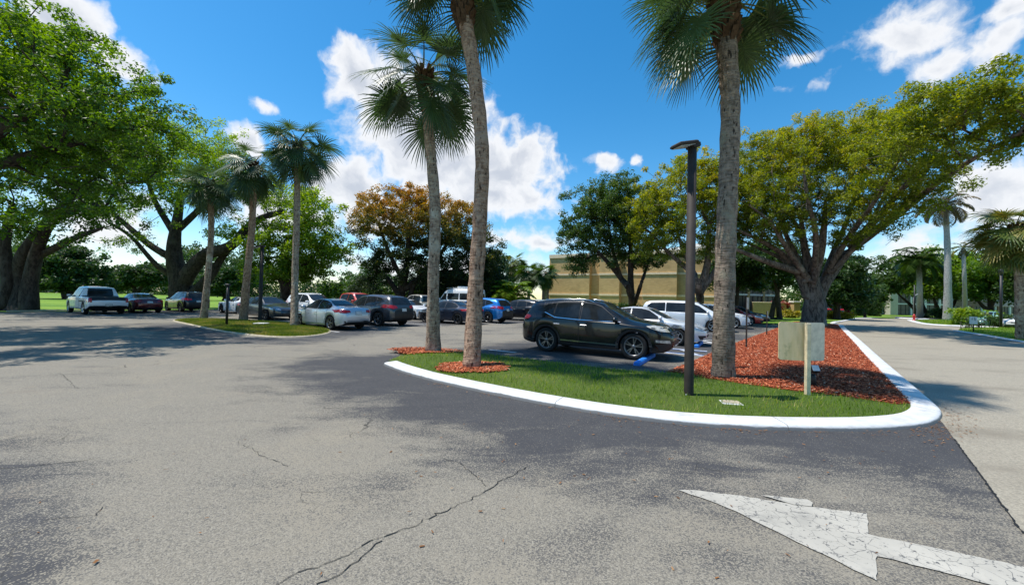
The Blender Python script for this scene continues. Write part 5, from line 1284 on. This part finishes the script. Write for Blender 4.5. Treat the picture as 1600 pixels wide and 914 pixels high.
    if chrome:
        for s in (1, -1):
            bl = [(-1.45,1.235),(-1.08,1.085),(-.28,1.045),(.98,1.03),(.98,1.048),(-.28,1.063),(-1.07,1.103),(-1.45,1.255)]; decal('beltline_strip', bl, 'side', s, [M['chrome']], .012, .1)
            st = [(-.90,.40),(-.90,.435),(.93,.405),(.93,.37)]; decal('sill_strip', st, 'side', s, [M['chrome']], .012, .1)
    if rails:
        for s in (1, -1):
            pts = []
            for x in np.linspace(-1.65, .10, 12):
                h = bvh.ray_cast(Vector((x*sx, s*.60*sy, 4)), Vector((0, 0, -1)))
                if h[0] is not None: pts.append(h[0]+Vector((0, 0, .035 if -1.6 < x < .05 else .0)))
            b = MB(); b.tube(pts, .016, 6); b.build('roof_rail', M['chrome'], root)
    if spoiler:
        b = MB(); b.box((-1.92*sx, 0, 1.60*sz), (.28, 1.1, .035), 0, Matrix.Rotation(R(8), 3, 'Y'), .015); b.build('spoiler', sp, root)
    ty, rm = wheel_meshes(wr, .23, style if rims == 'alloy' else 'dark')
    for xw in T['wx']:
        for s in (1, -1):
            o = link('wheel', ty, root); o.location = (xw*sx, s*(dm[1]/2-.145), wr); o.rotation_euler = (0, random.uniform(0, 6), 0 if s > 0 else math.pi)
            q = link('rim', rm, o)
    # floor pan, so that no daylight shows through the arches
    b = MB(); b.box((0, 0, .40*sz), (dm[0]*.80, dm[1]*.52, .34*sz), 0); b.build('underbody', M['seam'], root)
    return root

def P_(n, c, **k): M[n] = carpaint(n, c, **k)
P_('p_black', (.006, .0075, .008), metal=.1, rough=.2, dust=.02, spec=.35, coat=.55); P_('p_silver', (.50, .53, .57), metal=.55, rough=.33); P_('p_white', (.74, .75, .76), metal=0, rough=.35, dust=.05)
P_('p_pearl', (.66, .68, .70), metal=.15, rough=.32, dust=.05); P_('p_grey', (.055, .057, .060), metal=.5); P_('p_slate', (.060, .064, .072), metal=.5); P_('p_navy', (.022, .030, .052), metal=.5)
P_('p_blue', (.008, .17, .50), metal=.45, rough=.25); P_('p_red', (.30, .012, .015), metal=.2); P_('p_maroon', (.12, .008, .012), metal=.4); P_('p_beige', (.32, .31, .27), metal=.3); P_('p_aqua', (.30, .55, .50), metal=.2)
P_('p_ink', (.010, .010, .012), metal=.4); P_('p_brightred', (.50, .05, .035), metal=.1)
HA = math.atan2(HD.y, HD.x); HB = HA + math.pi
def cpos(nose, L, off=0): return Vector(nose) - HD*(L/2)
row = 'cars parked along the mulch bed'
car('parked_car', 'glossy black-green crossover parked beside the blue wheel stop, nearest vehicle', 'car', 'suv', cpos(NOSE, 4.7), HA, 'p_black', (4.7, 1.88, 1.69), 'twin', 'alloy', row, True, True, True, 'headlamp', True, True)
car('parked_car', 'white sports sedan half hidden behind the black crossover nose', 'car', 'sedan', cpos((7.55, 14.9, 0), 4.85), HA, 'p_pearl', (4.85, 1.84, 1.44), 'single', 'alloy', row)
car('parked_car', 'pale white minivan with long dark side windows between white sedan and palm trunk', 'minivan', 'minivan', cpos((12.8, 22.2, 0), 5.1), HA, 'p_pearl', None, 'single', 'alloy', row)
car('parked_car', 'white hatchback nose right of the stout palm trunk', 'car', 'suv', cpos((15.7, 25.5, 0), 4.4), HA, 'p_white', (4.4, 1.8, 1.58), 'single', 'alloy', row)
car('parked_car', 'bright red car farther along the mulch bed row', 'car', 'sedan', cpos((19.0, 29.2, 0), 4.5), HA, 'p_red', (4.5, 1.8, 1.46), 'single', 'alloy', row)
car('parked_car', 'dark car with only its nose showing past the red car', 'car', 'sedan', cpos((21.3, 32.0, 0), 4.6), HA, 'p_ink', None, 'single', 'alloy', row)
row2 = 'cars parked in the middle rows'
car('parked_car', 'silver sedan with red tail lamps beside the straight palm trunk', 'car', 'sedan', (-9.15, 19.55, 0), HB+R(-2), 'p_silver', (4.64, 1.78, 1.46), 'twin', 'alloy', row2)
car('parked_car', 'slate grey crossover with pale tail lamps right of the silver sedan', 'car', 'suv', (-7.95, 22.4, 0), HB, 'p_slate', (4.9, 1.92, 1.72), 'twin', 'alloy', row2, True, False, True)
car('parked_car', 'dark navy sedan behind the two tall palm trunks', 'car', 'sedan', (-4.0, 25.0, 0), HB, 'p_navy', (4.6, 1.78, 1.44), 'single', 'dark', row2)
car('parked_car', 'vivid blue coupe-roofed crossover right of the brown palm trunk', 'car', 'suv', (-2.3, 26.9, 0), HB, 'p_blue', (4.8, 1.92, 1.68), 'twin', 'alloy', row2)
car('parked_car', 'dark hatchback between the blue car and the black crossover tail', 'car', 'suv', (.6, 30.2, 0), HB, 'p_ink', (4.4, 1.82, 1.6), 'single', 'dark', row2)
car('parked_car', 'grey wagon glimpsed over the black crossover tail', 'car', 'suv', (3.0, 33.4, 0), HB, 'p_slate', (4.5, 1.82, 1.62), 'single', 'dark', row2)
car('parked_car', 'charcoal sedan facing out behind the black lamp post on the left island', 'car', 'sedan', (-15.9, 25.3, 0), HA, 'p_grey', (4.9, 1.86, 1.46), 'single', 'dark', row2)
car('parked_car', 'white station wagon facing out behind the silver sedan', 'car', 'suv', (-14.3, 27.9, 0), HA, 'p_white', (4.6, 1.82, 1.74), 'single', 'alloy', row2, rails=True)
car('parked_car', 'red pickup whose roof shows above the slate crossover', 'pickup truck', 'pickup', (-12.6, 31.2, 0), HA, 'p_brightred', (5.4, 1.9, 1.86), 'single', 'alloy', row2)
car('parked_car', 'beige crew-cab pickup in front of the rusty-topped tree', 'pickup truck', 'pickup', (-8.7, 36.8, 0), HB, 'p_beige', (5.5, 1.9, 1.86), 'single', 'alloy', row2)
car('parked_car', 'silver-white sedan hidden but for its bonnet behind the navy sedan', 'car', 'sedan', (-7.7, 28.6, 0), HA, 'p_white', (4.6, 1.78, 1.44), 'single', 'alloy', row2)
van = car('parked_van', 'white high-roof camper van behind the tall palm trunks', 'van', 'van', (-5.7, 41.3, 0), HB, 'p_white', None, 'steel', 'alloy', row2)
b = MB(); b.box((-.6, 0, 2.70), (.9, .8, .22), 0, None, .05); b.build('roof_unit', M['white'], van)
b = MB(); b.tube([(1.0, .72, 2.62), (-2.5, .72, 2.70), (-2.5, -.72, 2.70), (1.0, -.72, 2.62)], .025, 6); b.build('roof_rack', M['white'], van)
row3 = 'cars parked facing the lawn'
car('parked_pickup', 'white pickup truck seen from behind at the lawn edge', 'pickup truck', 'pickup', Vector((-26.7, 25.7, 0)) - HD*2.9, HB, 'p_white', None, 'single', 'alloy', row3)
car('parked_car', 'deep red sedan seen from behind, right of the white pickup', 'car', 'sedan', Vector((-26.6, 28.5, 0)) - HD*2.3, HB, 'p_maroon', None, 'single', 'dark', row3)
car('parked_car', 'black hatchback seen from behind under the umbrella tree', 'car', 'suv', Vector((-25.2, 31.2, 0)) - HD*2.3, HB, 'p_ink', (4.6, 1.86, 1.66), 'single', 'dark', row3)
car('parked_car', 'white sports coupe nosing left onto the lawn edge', 'car', 'coupe', (-21.7, 31.2, 0), HB, 'p_white', None, 'single', 'dark', row3, dark_roof=True)
row4 = 'cars behind the dark hedge at right'
car('parked_car', 'pale green sedan roof showing over the dark hedge', 'car', 'sedan', (43.5, 35.5, 0), R(200), 'p_aqua', None, 'single', 'alloy', row4)
car('parked_car', 'white sedan over the dark hedge at the right picture border', 'car', 'sedan', (43.6, 32.6, 0), R(195), 'p_white', None, 'single', 'alloy', row4)
car('parked_car', 'black van-like car far behind the huge tree trunk', 'car', 'suv', (45.5, 55.0, 0), R(60), 'p_ink', (4.9, 2.0, 1.85), 'single', 'dark', row4)

# ------------------------------------------------------------------ buildings
def wall_uv(mb_name, quads, mat, parent):
    """brick quads with metric UVs; quad = 4 corners (bl, br, tr, tl)"""
    V = []; F = []; U = []
    for q in quads:
        q = [Vector(p) for p in q]; b = len(V); V += q; F.append((b, b+1, b+2, b+3)); w = (q[1]-q[0]).length; h = (q[3]-q[0]).length
        U += [(0, 0), (w, 0), (w, h), (0, h)]
    me = bpy.data.meshes.new(mb_name); me.from_pydata([tuple(v) for v in V], [], F); me.materials.append(mat)
    uv = me.uv_layers.new(name='UVMap'); uv.data.foreach_set('uv', np.array(U, np.float32).ravel())
    return link(mb_name, me, parent)

def brick_building():
    o = Vector((5.5, 57.6, 0)); e = Vector((25.4, 46.0, 0)); ax = (e-o).normalized(); nr = Vector((ax.y, -ax.x, 0)); Lw = (e-o).length
    root = empty('brick_building', o); tag(root, 'tan brick three-storey building with cream bands and shaded bays behind the trees', 'building')
    H = 7.75; loc = lambda s, d, z: ax*s + nr*d + Vector((0, 0, z))
    # bays: some stand forward, so that their ends catch the sun
    bays = [(0, 6.2, .0), (6.2, 7.6, -.9), (7.6, 10.4, .0), (10.4, 13.4, -1.1), (13.4, 17.6, -.1), (17.6, Lw, -.9)]
    q = []
    for i, (a, b, d) in enumerate(bays):
        q.append([loc(a, d, 0), loc(b, d, 0), loc(b, d, H), loc(a, d, H)])
        if i: q.append([loc(a, bays[i-1][2], 0), loc(a, d, 0), loc(a, d, H), loc(a, bays[i-1][2], H)])
    q.append([loc(0, -14, 0), loc(0, 0, 0), loc(0, 0, H), loc(0, -14, H)])
    wall_uv('wall', q, M['brick'], root)
    mb = MB(); up = Matrix(((ax.x, nr.x, 0), (ax.y, nr.y, 0), (0, 0, 1)))
    for z in (2.45, 5.3):
        for i, (a, b, d) in enumerate(bays): mb.box(loc((a+b)/2, d+.03, z), (b-a-.01, .12, .26), 0, up)
    mb.build('band', M['band'], root)
    mb = MB()
    for i, (a, b, d) in enumerate(bays): mb.box(loc((a+b)/2, d-.05, H+.25), (b-a-.005, .4, .52), 0, up)
    mb.build('parapet', M['band'], root)
    mb = MB(); mb.box(loc(Lw/2, -8, H-.1), (Lw, 13, .2), 0, up); mb.build('roof', M['concrete'], root)
    mb = MB(); mb.box(loc(-.6, -2.5, 2.6), (1.1, 5, 4.6), 0, up); rc = mb.build('stair_recess_shade', M['dark'], root)  # solid block; the recess shade is put into its colour
    mb = MB()
    for z in (.9, 3.9): mb.box(loc(-.62, .06, z), (1.1, .1, .16), 0, up)
    mb.build('railing', M['slabwhite'], root)
    return root
brick_building()

def balcony_block(name, label, o, e, floors, fh, bay, setback=1.4, colw=.35, plain_=None):
    o, e = Vector(o), Vector(e); ax = (e-o).normalized(); nr = Vector((ax.y, -ax.x, 0)); Lw = (e-o).length; up = Matrix(((ax.x, nr.x, 0), (ax.y, nr.y, 0), (0, 0, 1)))
    root = empty(name, o); tag(root, label, 'building'); loc = lambda s, d, z: ax*s + nr*d + Vector((0, 0, z)); H = floors*fh
    mb = MB(); mb.box(loc(Lw/2, -5-setback, H/2), (Lw, 10, H), 0, up); mb.build('wall', M['stucco'], root)
    n = max(1, round(Lw/bay))
    for f in range(floors):
        mb = MB(); mb.box(loc(Lw/2, -setback/2+.02, f*fh+fh-.12), (Lw+.1, setback+.1, .24), 0, up); mb.build('balcony_slab', M['slabwhite'], root)
        for k in range(n):
            a, b = k*Lw/n, (k+1)*Lw/n
            mb = MB(); mb.box(loc((a+b)/2, -.12, f*fh+(fh-.24)/2+.02), (b-a-colw-.02, .05, fh-.3), 0, up); sc_ = mb.build('balcony_screen', M['screen'], root)
            mb = MB(); mb.box(loc((a+b)/2, -.06, f*fh+1.05), (b-a-colw-.02, .05, .07), 0, up)
            for t in (1/3, 2/3): mb.box(loc(a+(b-a)*t, -.07, f*fh+fh/2-.1), (.06, .05, fh-.34), 0, up)
            mb.build('rail', M['trim'], sc_)
    mb = MB()
    for k in range(n+1): mb.box(loc(k*Lw/n, -.1, H/2-.13), (colw, .42, H-.28), 0, up)
    mb.build('columns', M['tan' if plain_ is None else 'slabwhite'], root)
    mb = MB(); mb.box(loc(Lw/2, -4, H+.2), (Lw+.6, 9.4, .4), 0, up); mb.build('roof', M['slabwhite'], root)
    return root
balcony_block('apartment_building', 'dark screened balconies with white slabs and tan columns behind the stout palm', (24.5, 50.5, 0), (37.5, 54.5, 0), 3, 3.0, 2.6)
balcony_block('apartment_building', 'low white-slabbed balcony building at the end of the road', (74.0, 80.5, 0), (112, 82.5, 0), 2, 2.45, 3.2, plain_=1)
mb = MB(); root = empty('tower_block', (77.6, 79.2, 0)); tag(root, 'beige windowless stair tower beside the white balconies at the road end', 'building')
mb.box((0, 0, 2.45), (1.5, 1.2, 4.9), 0, None, .04); mb.build('wall', M['stucco'], root)
mb = MB(); mb.box((0, 0, 4.98), (1.7, 1.4, .16), 0, None, .03); mb.build('coping', M['slabwhite'], root)
# carport, garden wall, gate pier
root = empty('carport', (76, 60.5, 0)); tag(root, 'white flat carport roof under the spreading trees at right', 'carport')
mb = MB(); mb.box((0, 0, 2.5), (9, 4.5, .9), 0, None, .06); mb.build('roof', M['slabwhite'], root)
for x in (-4, 0, 4):
    mb = MB(); mb.box((x, 0, 1.03), (.25, .25, 2.05)); mb.build('post', M['stucco'], root)
root = empty('garden_wall', (34.5, 51.0, 0)); tag(root, 'low tan garden wall behind the crimson bush', 'wall')
mb = MB(); mb.box((-.6, 0, .9), (4.4, .25, 1.8), 0, None, .02); mb.build('panel', M['tan'], root)
mb = MB(); mb.box((-.6, 0, 1.86), (4.5, .34, .12), 0, None, .02); mb.build('coping', M['band'], root)
root = empty('gate_pier', (37.0, 50.6, 0)); tag(root, 'tan gate pier with pale cap left of the huge trunk', 'pier')
mb = MB(); mb.box((0, 0, .95), (.8, .8, 1.9), 0, None, .02); mb.build('shaft', M['tan'], root)
mb = MB(); mb.box((0, 0, 2.0), (1.0, 1.0, .2), 0, None, .04); mb.build('cap', M['slabwhite'], root)

# ------------------------------------------------------------------ street furniture
def lamp(label, base, h, r, head_dir, sc=1.0, group=None):
    root = empty('lamp_post', base); tag(root, label, 'lamp post', group)
    mb = MB(); mb.tube([(0, 0, -.1), (0, 0, .02), (0, 0, h)], [r*1.0, r, r*.94], 18); pl = mb.build('pole', M['pole'], root)
    mb = MB(); mb.box((-r*.8, -r*.6, .06), (.018, .018, .018), 0); mb.build('bolt', M['white'], pl)
    mb = MB(); mb.tube([(0, 0, h), (0, 0, h+.04), (0, 0, h+.05)], [r*1.12, r*1.12, r*.4], 14); mb.build('cap', M['pole'], root)
    a = math.atan2(head_dir[1], head_dir[0]); Rt = Matrix.Rotation(a, 3, 'Z') @ Matrix.Rotation(R(14), 3, 'Y')
    c = Vector((head_dir[0], head_dir[1], 0)).normalized()
    mb = MB(); mb.box(c*.20*sc + Vector((0, 0, h-.03)), (.46*sc, .30*sc, .075*sc), 0, Rt, .02); mb.box(c*(-.02) + Vector((0, 0, h-.02)), (.18*sc, .22*sc, .10*sc), 0, Rt, .015)
    hd = mb.build('lamp_head', M['pole'], root)
    mb = MB(); mb.box(c*.22*sc + Vector((0, 0, h-.03)) - Rt @ Vector((0, 0, .042*sc)), (.36*sc, .24*sc, .012), 0, Rt); mb.build('lens', M['lens'], hd)
    return root
lb = G(1076, 621, .04)
lamp('tall bronze lamp post in the grass at the front of the kerb island', lb, (P(1078, 226, lb.y).z - lb.z), .077, (-1, -.35), .85)
l2 = G(406, 502)
lamp('black lamp post on the left grass island before the charcoal sedan', l2, 4.4, .10, (-1, -.1))
root = empty('bollard_post', G(354, 511)); tag(root, 'thin black post standing alone in the left grass island', 'post')
mb = MB(); mb.tube([(0, 0, -.1), (0, 0, 1.95)], .055, 10); mb.build('shaft', M['black'], root)
mb = MB(); mb.box((0, 0, 2.0), (.16, .16, .10), 0, None, .02); mb.build('cap', M['black'], root)
root = empty('lamp_post', G(1564, 514)); tag(root, 'thin dark pole beside the dark hedge at right', 'pole')
mb = MB(); mb.tube([(0, 0, -.1), (0, 0, 4.6)], .09, 10); mb.build('shaft', M['black'], root)
mb = MB(); mb.lathe([(.001, 4.55), (.13, 4.58), (.16, 4.9), (.06, 5.02), (.001, 5.03)], 12); mb.build('lantern', M['black'], root)
root = empty('lamp_post', G(1428, 499)); tag(root, 'slim grey pole with bent top left of the feather palm', 'pole')
mb = MB(); mb.tube([(0, 0, -.1), (0, 0, 2.9), (.15, 0, 3.3), (.5, 0, 3.45)], .09, 8); mb.build('shaft', M['galv'], root)

# the weathered sign seen from the back
sb = G(1258, 618, .06); root = empty('sign_board', sb); tag(root, 'weathered blank back of a sign with two boards on a pale wooden post', 'sign')
zt, zbm = P(1258, 504, sb.y).z - sb.z, P(1258, 564, sb.y).z - sb.z
mb = MB(); mb.box((0, -.05, (zt-.02)/2), (.065, .065, zt), 0, None, .008); mb.build('post', M['wood_post'], root)
def board(nm, x0, x1, yaw, mat):
    w = x1-x0; mb = MB(); pr = []
    for cx, cz, sx_, sz_ in ((-1, -1, 1, 1), (1, -1, -1, 1), (1, 1, -1, -1), (-1, 1, 1, -1)):
        outer = (cx < 0) == (x0 < 0)
        r0 = .045 if outer else .003
        ang0 = {(-1, -1): 180, (1, -1): 270, (1, 1): 0, (-1, 1): 90}[(cx, cz)]
        for k in range(5):
            t = R(ang0+22.5*k); pr.append((cx*(w/2-r0)+math.cos(t)*r0, cz*((zt-zbm)/2-r0)+math.sin(t)*r0))
    V = [(x, -.012, z) for x, z in pr] + [(x, .012, z) for x, z in pr]; n = len(pr)
    mb.add(V, [tuple(range(n))[::-1], tuple(range(n, 2*n))] + [(k, (k+1) % n, n+(k+1) % n, n+k) for k in range(n)])
    o = mb.build(nm, mat, root); o.location = ((x0+x1)/2, .012+abs(math.sin(yaw))*w/2+.02, (zt+zbm)/2); o.rotation_euler = (0, 0, yaw)
    for p in o.data.polygons: pass
board('board', -.40, .03, R(-12), M['board']); board('board', .05, .40, R(10), M['board_shaded'])
# flood light
fb = G(1270, 604, .1); root = empty('flood_light', fb); tag(root, 'black garden flood light on a short stake behind the weathered sign', 'flood light')
mb = MB(); mb.tube([(0, 0, -.05), (0, 0, .2), (0, 0, .24)], [.055, .05, .03], 12); mb.build('stake', M['black'], root)
mb = MB(); rot = Matrix.Rotation(R(-28), 3, 'X'); mb.box((0, -.02, .34), (.16, .10, .14), 0, rot, .02); hd = mb.build('housing', M['black'], root)
mb = MB(); mb.box(Vector((0, -.02, .34)) + rot @ Vector((0, -.053, 0)), (.13, .008, .11), 0, rot); mb.build('lens', M['lens'], hd)
# utility lid
ub = G(1142, 631, .06); root = empty('utility_box', ub); tag(root, 'pale concrete utility lid flush in the grass right of the lamp post', 'utility box')
mb = MB(); mb.box((0, 0, .0), (.30, .22, .06), 0, Matrix.Rotation(R(-12), 3, 'Z'), .012); bx = mb.build('frame', M['concrete'], root)
mb = MB(); mb.box((0, 0, .034), (.24, .16, .02), 0, Matrix.Rotation(R(-12), 3, 'Z'), .008); mb.build('lid', M['stop_tan'], root)
ub = G(408, 507, .1); root = empty('utility_box', ub); tag(root, 'pale utility lid on the left grass island by the black lamp post', 'utility box')
mb = MB(); mb.box((0, 0, .03), (.55, .45, .10), 0, None, .02); mb.build('lid', M['concrete'], root)
# edge-on signs of the accessible stalls
def stall_sign(label, base, h, yaw, w=.32, ph=.5, mat='galv', post=.03, wide=False):
    root = empty('stall_sign', base, yaw); tag(root, label, 'sign', 'stall signs along the mulch bed')
    mb = MB(); mb.box((0, 0, h/2), (.05, post, h), 0, None, .006); mb.build('post', M['wood_post' if wide else 'pole'], root)
    mb = MB(); mb.box((.035, 0, h-ph/2), (.016, w, ph), 0, None, .004); mb.build('panel', M[mat], root)
sgb = G(1120, 577, .06)
stall_sign('pale board sign seen nearly edge-on at the left side of the stout palm', sgb, P(1117, 457, sgb.y).z, math.atan2(sgb.y, sgb.x)+R(-90-12)+R(0), .30, .9, 'galv', .08, True)
sg2 = G(1166, 545, .03); stall_sign('thin dark sign post right of the stout palm before the white hatchback', sg2, P(1163, 466, sg2.y).z, math.atan2(-sg2.y, -sg2.x)+R(80), .30, .42)
sg3 = G(1198, 525, .03); stall_sign('farther thin dark sign post before the red car', sg3, P(1198, 487, sg3.y).z, math.atan2(-sg3.y, -sg3.x)+R(86), .25, .35)
# small grey sign at the left tree
gs = G(19, 487); gs = Vector((gs.x*27.6/gs.y, 27.6, 0)); root = empty('notice_sign', gs, math.atan2(-gs.y, -gs.x)+R(90)); tag(root, 'small mottled grey notice on a dark post before the many-stemmed trunk', 'sign')
zz = P(19, 446, 27.6).z
mb = MB(); mb.tube([(0, 0, -.05), (0, 0, zz)], .035, 8); mb.build('post', M['black'], root)
mb = MB(); mb.box((0, -.045, zz-.05), (.60, .02, .32), 0, None, .005); mb.build('panel', M['galv'], root)
# wheel stops
def stop(label, a, d, mat, ln=1.83, group='blue wheel stops'):
    o = Vector(a) + d*ln/2; root = empty('wheel_stop', o, math.atan2(d.y, d.x)); tag(root, label, 'wheel stop', group)
    prof = [(-.085, 0), (-.075, .075), (-.05, .10), (.05, .10), (.075, .075), (.085, 0)]; V = []; xs = [-ln/2, -ln/2+.03, ln/2-.03, ln/2]
    for i, x in enumerate(xs):
        k = .8 if i in (0, 3) else 1
        V += [(x, y*k, z*k+.004) for y, z in prof]
    F = [(i*6+j, i*6+j+1, (i+1)*6+j+1, (i+1)*6+j) for i in range(3) for j in range(5)] + [tuple(range(6))[::-1], tuple(range(18, 24))]
    mb = MB(); mb.add(V, F); o2 = mb.build('body', M[mat], root); 
    mb = MB()
    for x in (-ln*.32, ln*.32): mb.lathe([(.001, .108), (.022, .108), (.022, .09)], 10, 0, 'z', (x, 0, 0))
    mb.build('pin', M['galv'], root)
stop('blue wheel stop under the nose of the black crossover', Vector((3.12, 10.0, 0)) + HD*.12, RW, 'stop_blue', 2.1)
stop('blue wheel stop before the white sports sedan', Vector((7.55, 14.9, 0)) - RW*.95 - HD*.30, RW, 'stop_blue')
stop('sun-bleached tan wheel stop at the foot of the many-stemmed tree', G(10, 487.5), RW, 'stop_tan', 2.2, 'concrete wheel stops')
stop('tan wheel stop at the lawn edge left of the white pickup', G(55, 486.5), RW, 'stop_tan', 2.2, 'concrete wheel stops')
# hydrant
hb = G(1441, 503); hb = Vector((hb.x, hb.y+.9, .12)); root = empty('fire_hydrant', hb); tag(root, 'red fire hydrant on the grass at the far kerb', 'hydrant')
s_ = 1.0
mb = MB(); mb.lathe([(.001, 0), (.17*s_, 0), (.17*s_, .05*s_), (.11*s_, .07*s_), (.10*s_, .5*s_), (.14*s_, .52*s_), (.14*s_, .56*s_), (.11*s_, .62*s_), (.05*s_, .70*s_), (.03*s_, .75*s_), (.001, .76*s_)], 14); bd = mb.build('barrel', M['redpaint'], root)
mb = MB(); mb.tube([(-.2*s_, 0, .42*s_), (.2*s_, 0, .42*s_)], .055*s_, 10); mb.tube([(0, -.2*s_, .36*s_), (0, 0, .36*s_)], .07*s_, 10); mb.build('nozzle', M['redpaint'], root)
root = empty('marker_post', hb + Vector((.35, .3, -.05))); tag(root, 'dark marker post right behind the red hydrant', 'post')
mb = MB(); mb.tube([(0, 0, -.1), (0, 0, 4.2)], .07, 8); mb.build('shaft', M['black'], root)
# white sign board reading 15
wb = G(1521, 513.5); wb = Vector((wb.x*26.5/wb.y, 26.5, .05)); root = empty('speed_sign', wb, math.atan2(-wb.y, -wb.x)+R(90)); tag(root, 'small white sign with black figures among the twiggy shrubs by the right kerb', 'sign')
zt2, zb2 = P(1521, 495.5, 26.5).z, P(1521, 507, 26.5).z
mb = MB(); mb.tube([(0, .03, -.1), (0, .03, zt2-.1)], .03, 8); mb.build('post', M['black'], root)
mb = MB(); mb.box((0, 0, (zt2+zb2)/2-.02), (.36, .02, zt2-zb2), 0, None, .03); pn = mb.build('panel', M['white'], root)
tc = bpy.data.curves.new('figures', 'FONT'); tc.body = '15'; tc.size = .24; tc.align_x = 'CENTER'; tc.align_y = 'CENTER'; tc.extrude = .003
tmp = bpy.data.objects.new('figures', tc); COL.objects.link(tmp); bpy.context.view_layer.update()
me = bpy.data.meshes.new_from_object(tmp.evaluated_get(bpy.context.evaluated_depsgraph_get())); bpy.data.objects.remove(tmp); me.materials.clear(); me.materials.append(M['ink'])
t_ = link('figures', me, pn, (0, -.016, (zt2+zb2)/2+.06)); t_.rotation_euler = (R(90), 0, 0)
root = empty('yard_sign', Vector((39.6, 30.1, 0)), R(0)); tag(root, 'leaning white placard over the dark hedge at right', 'sign')
mb = MB(); mb.box((0, 0, 1.35), (.5, .03, .75), 0, Matrix.Rotation(R(10), 3, 'Y'), .01); mb.build('panel', M['white'], root)
mb = MB(); mb.box((0, .03, .6), (.05, .03, 1.2)); mb.build('stake', M['wood_post'], root)
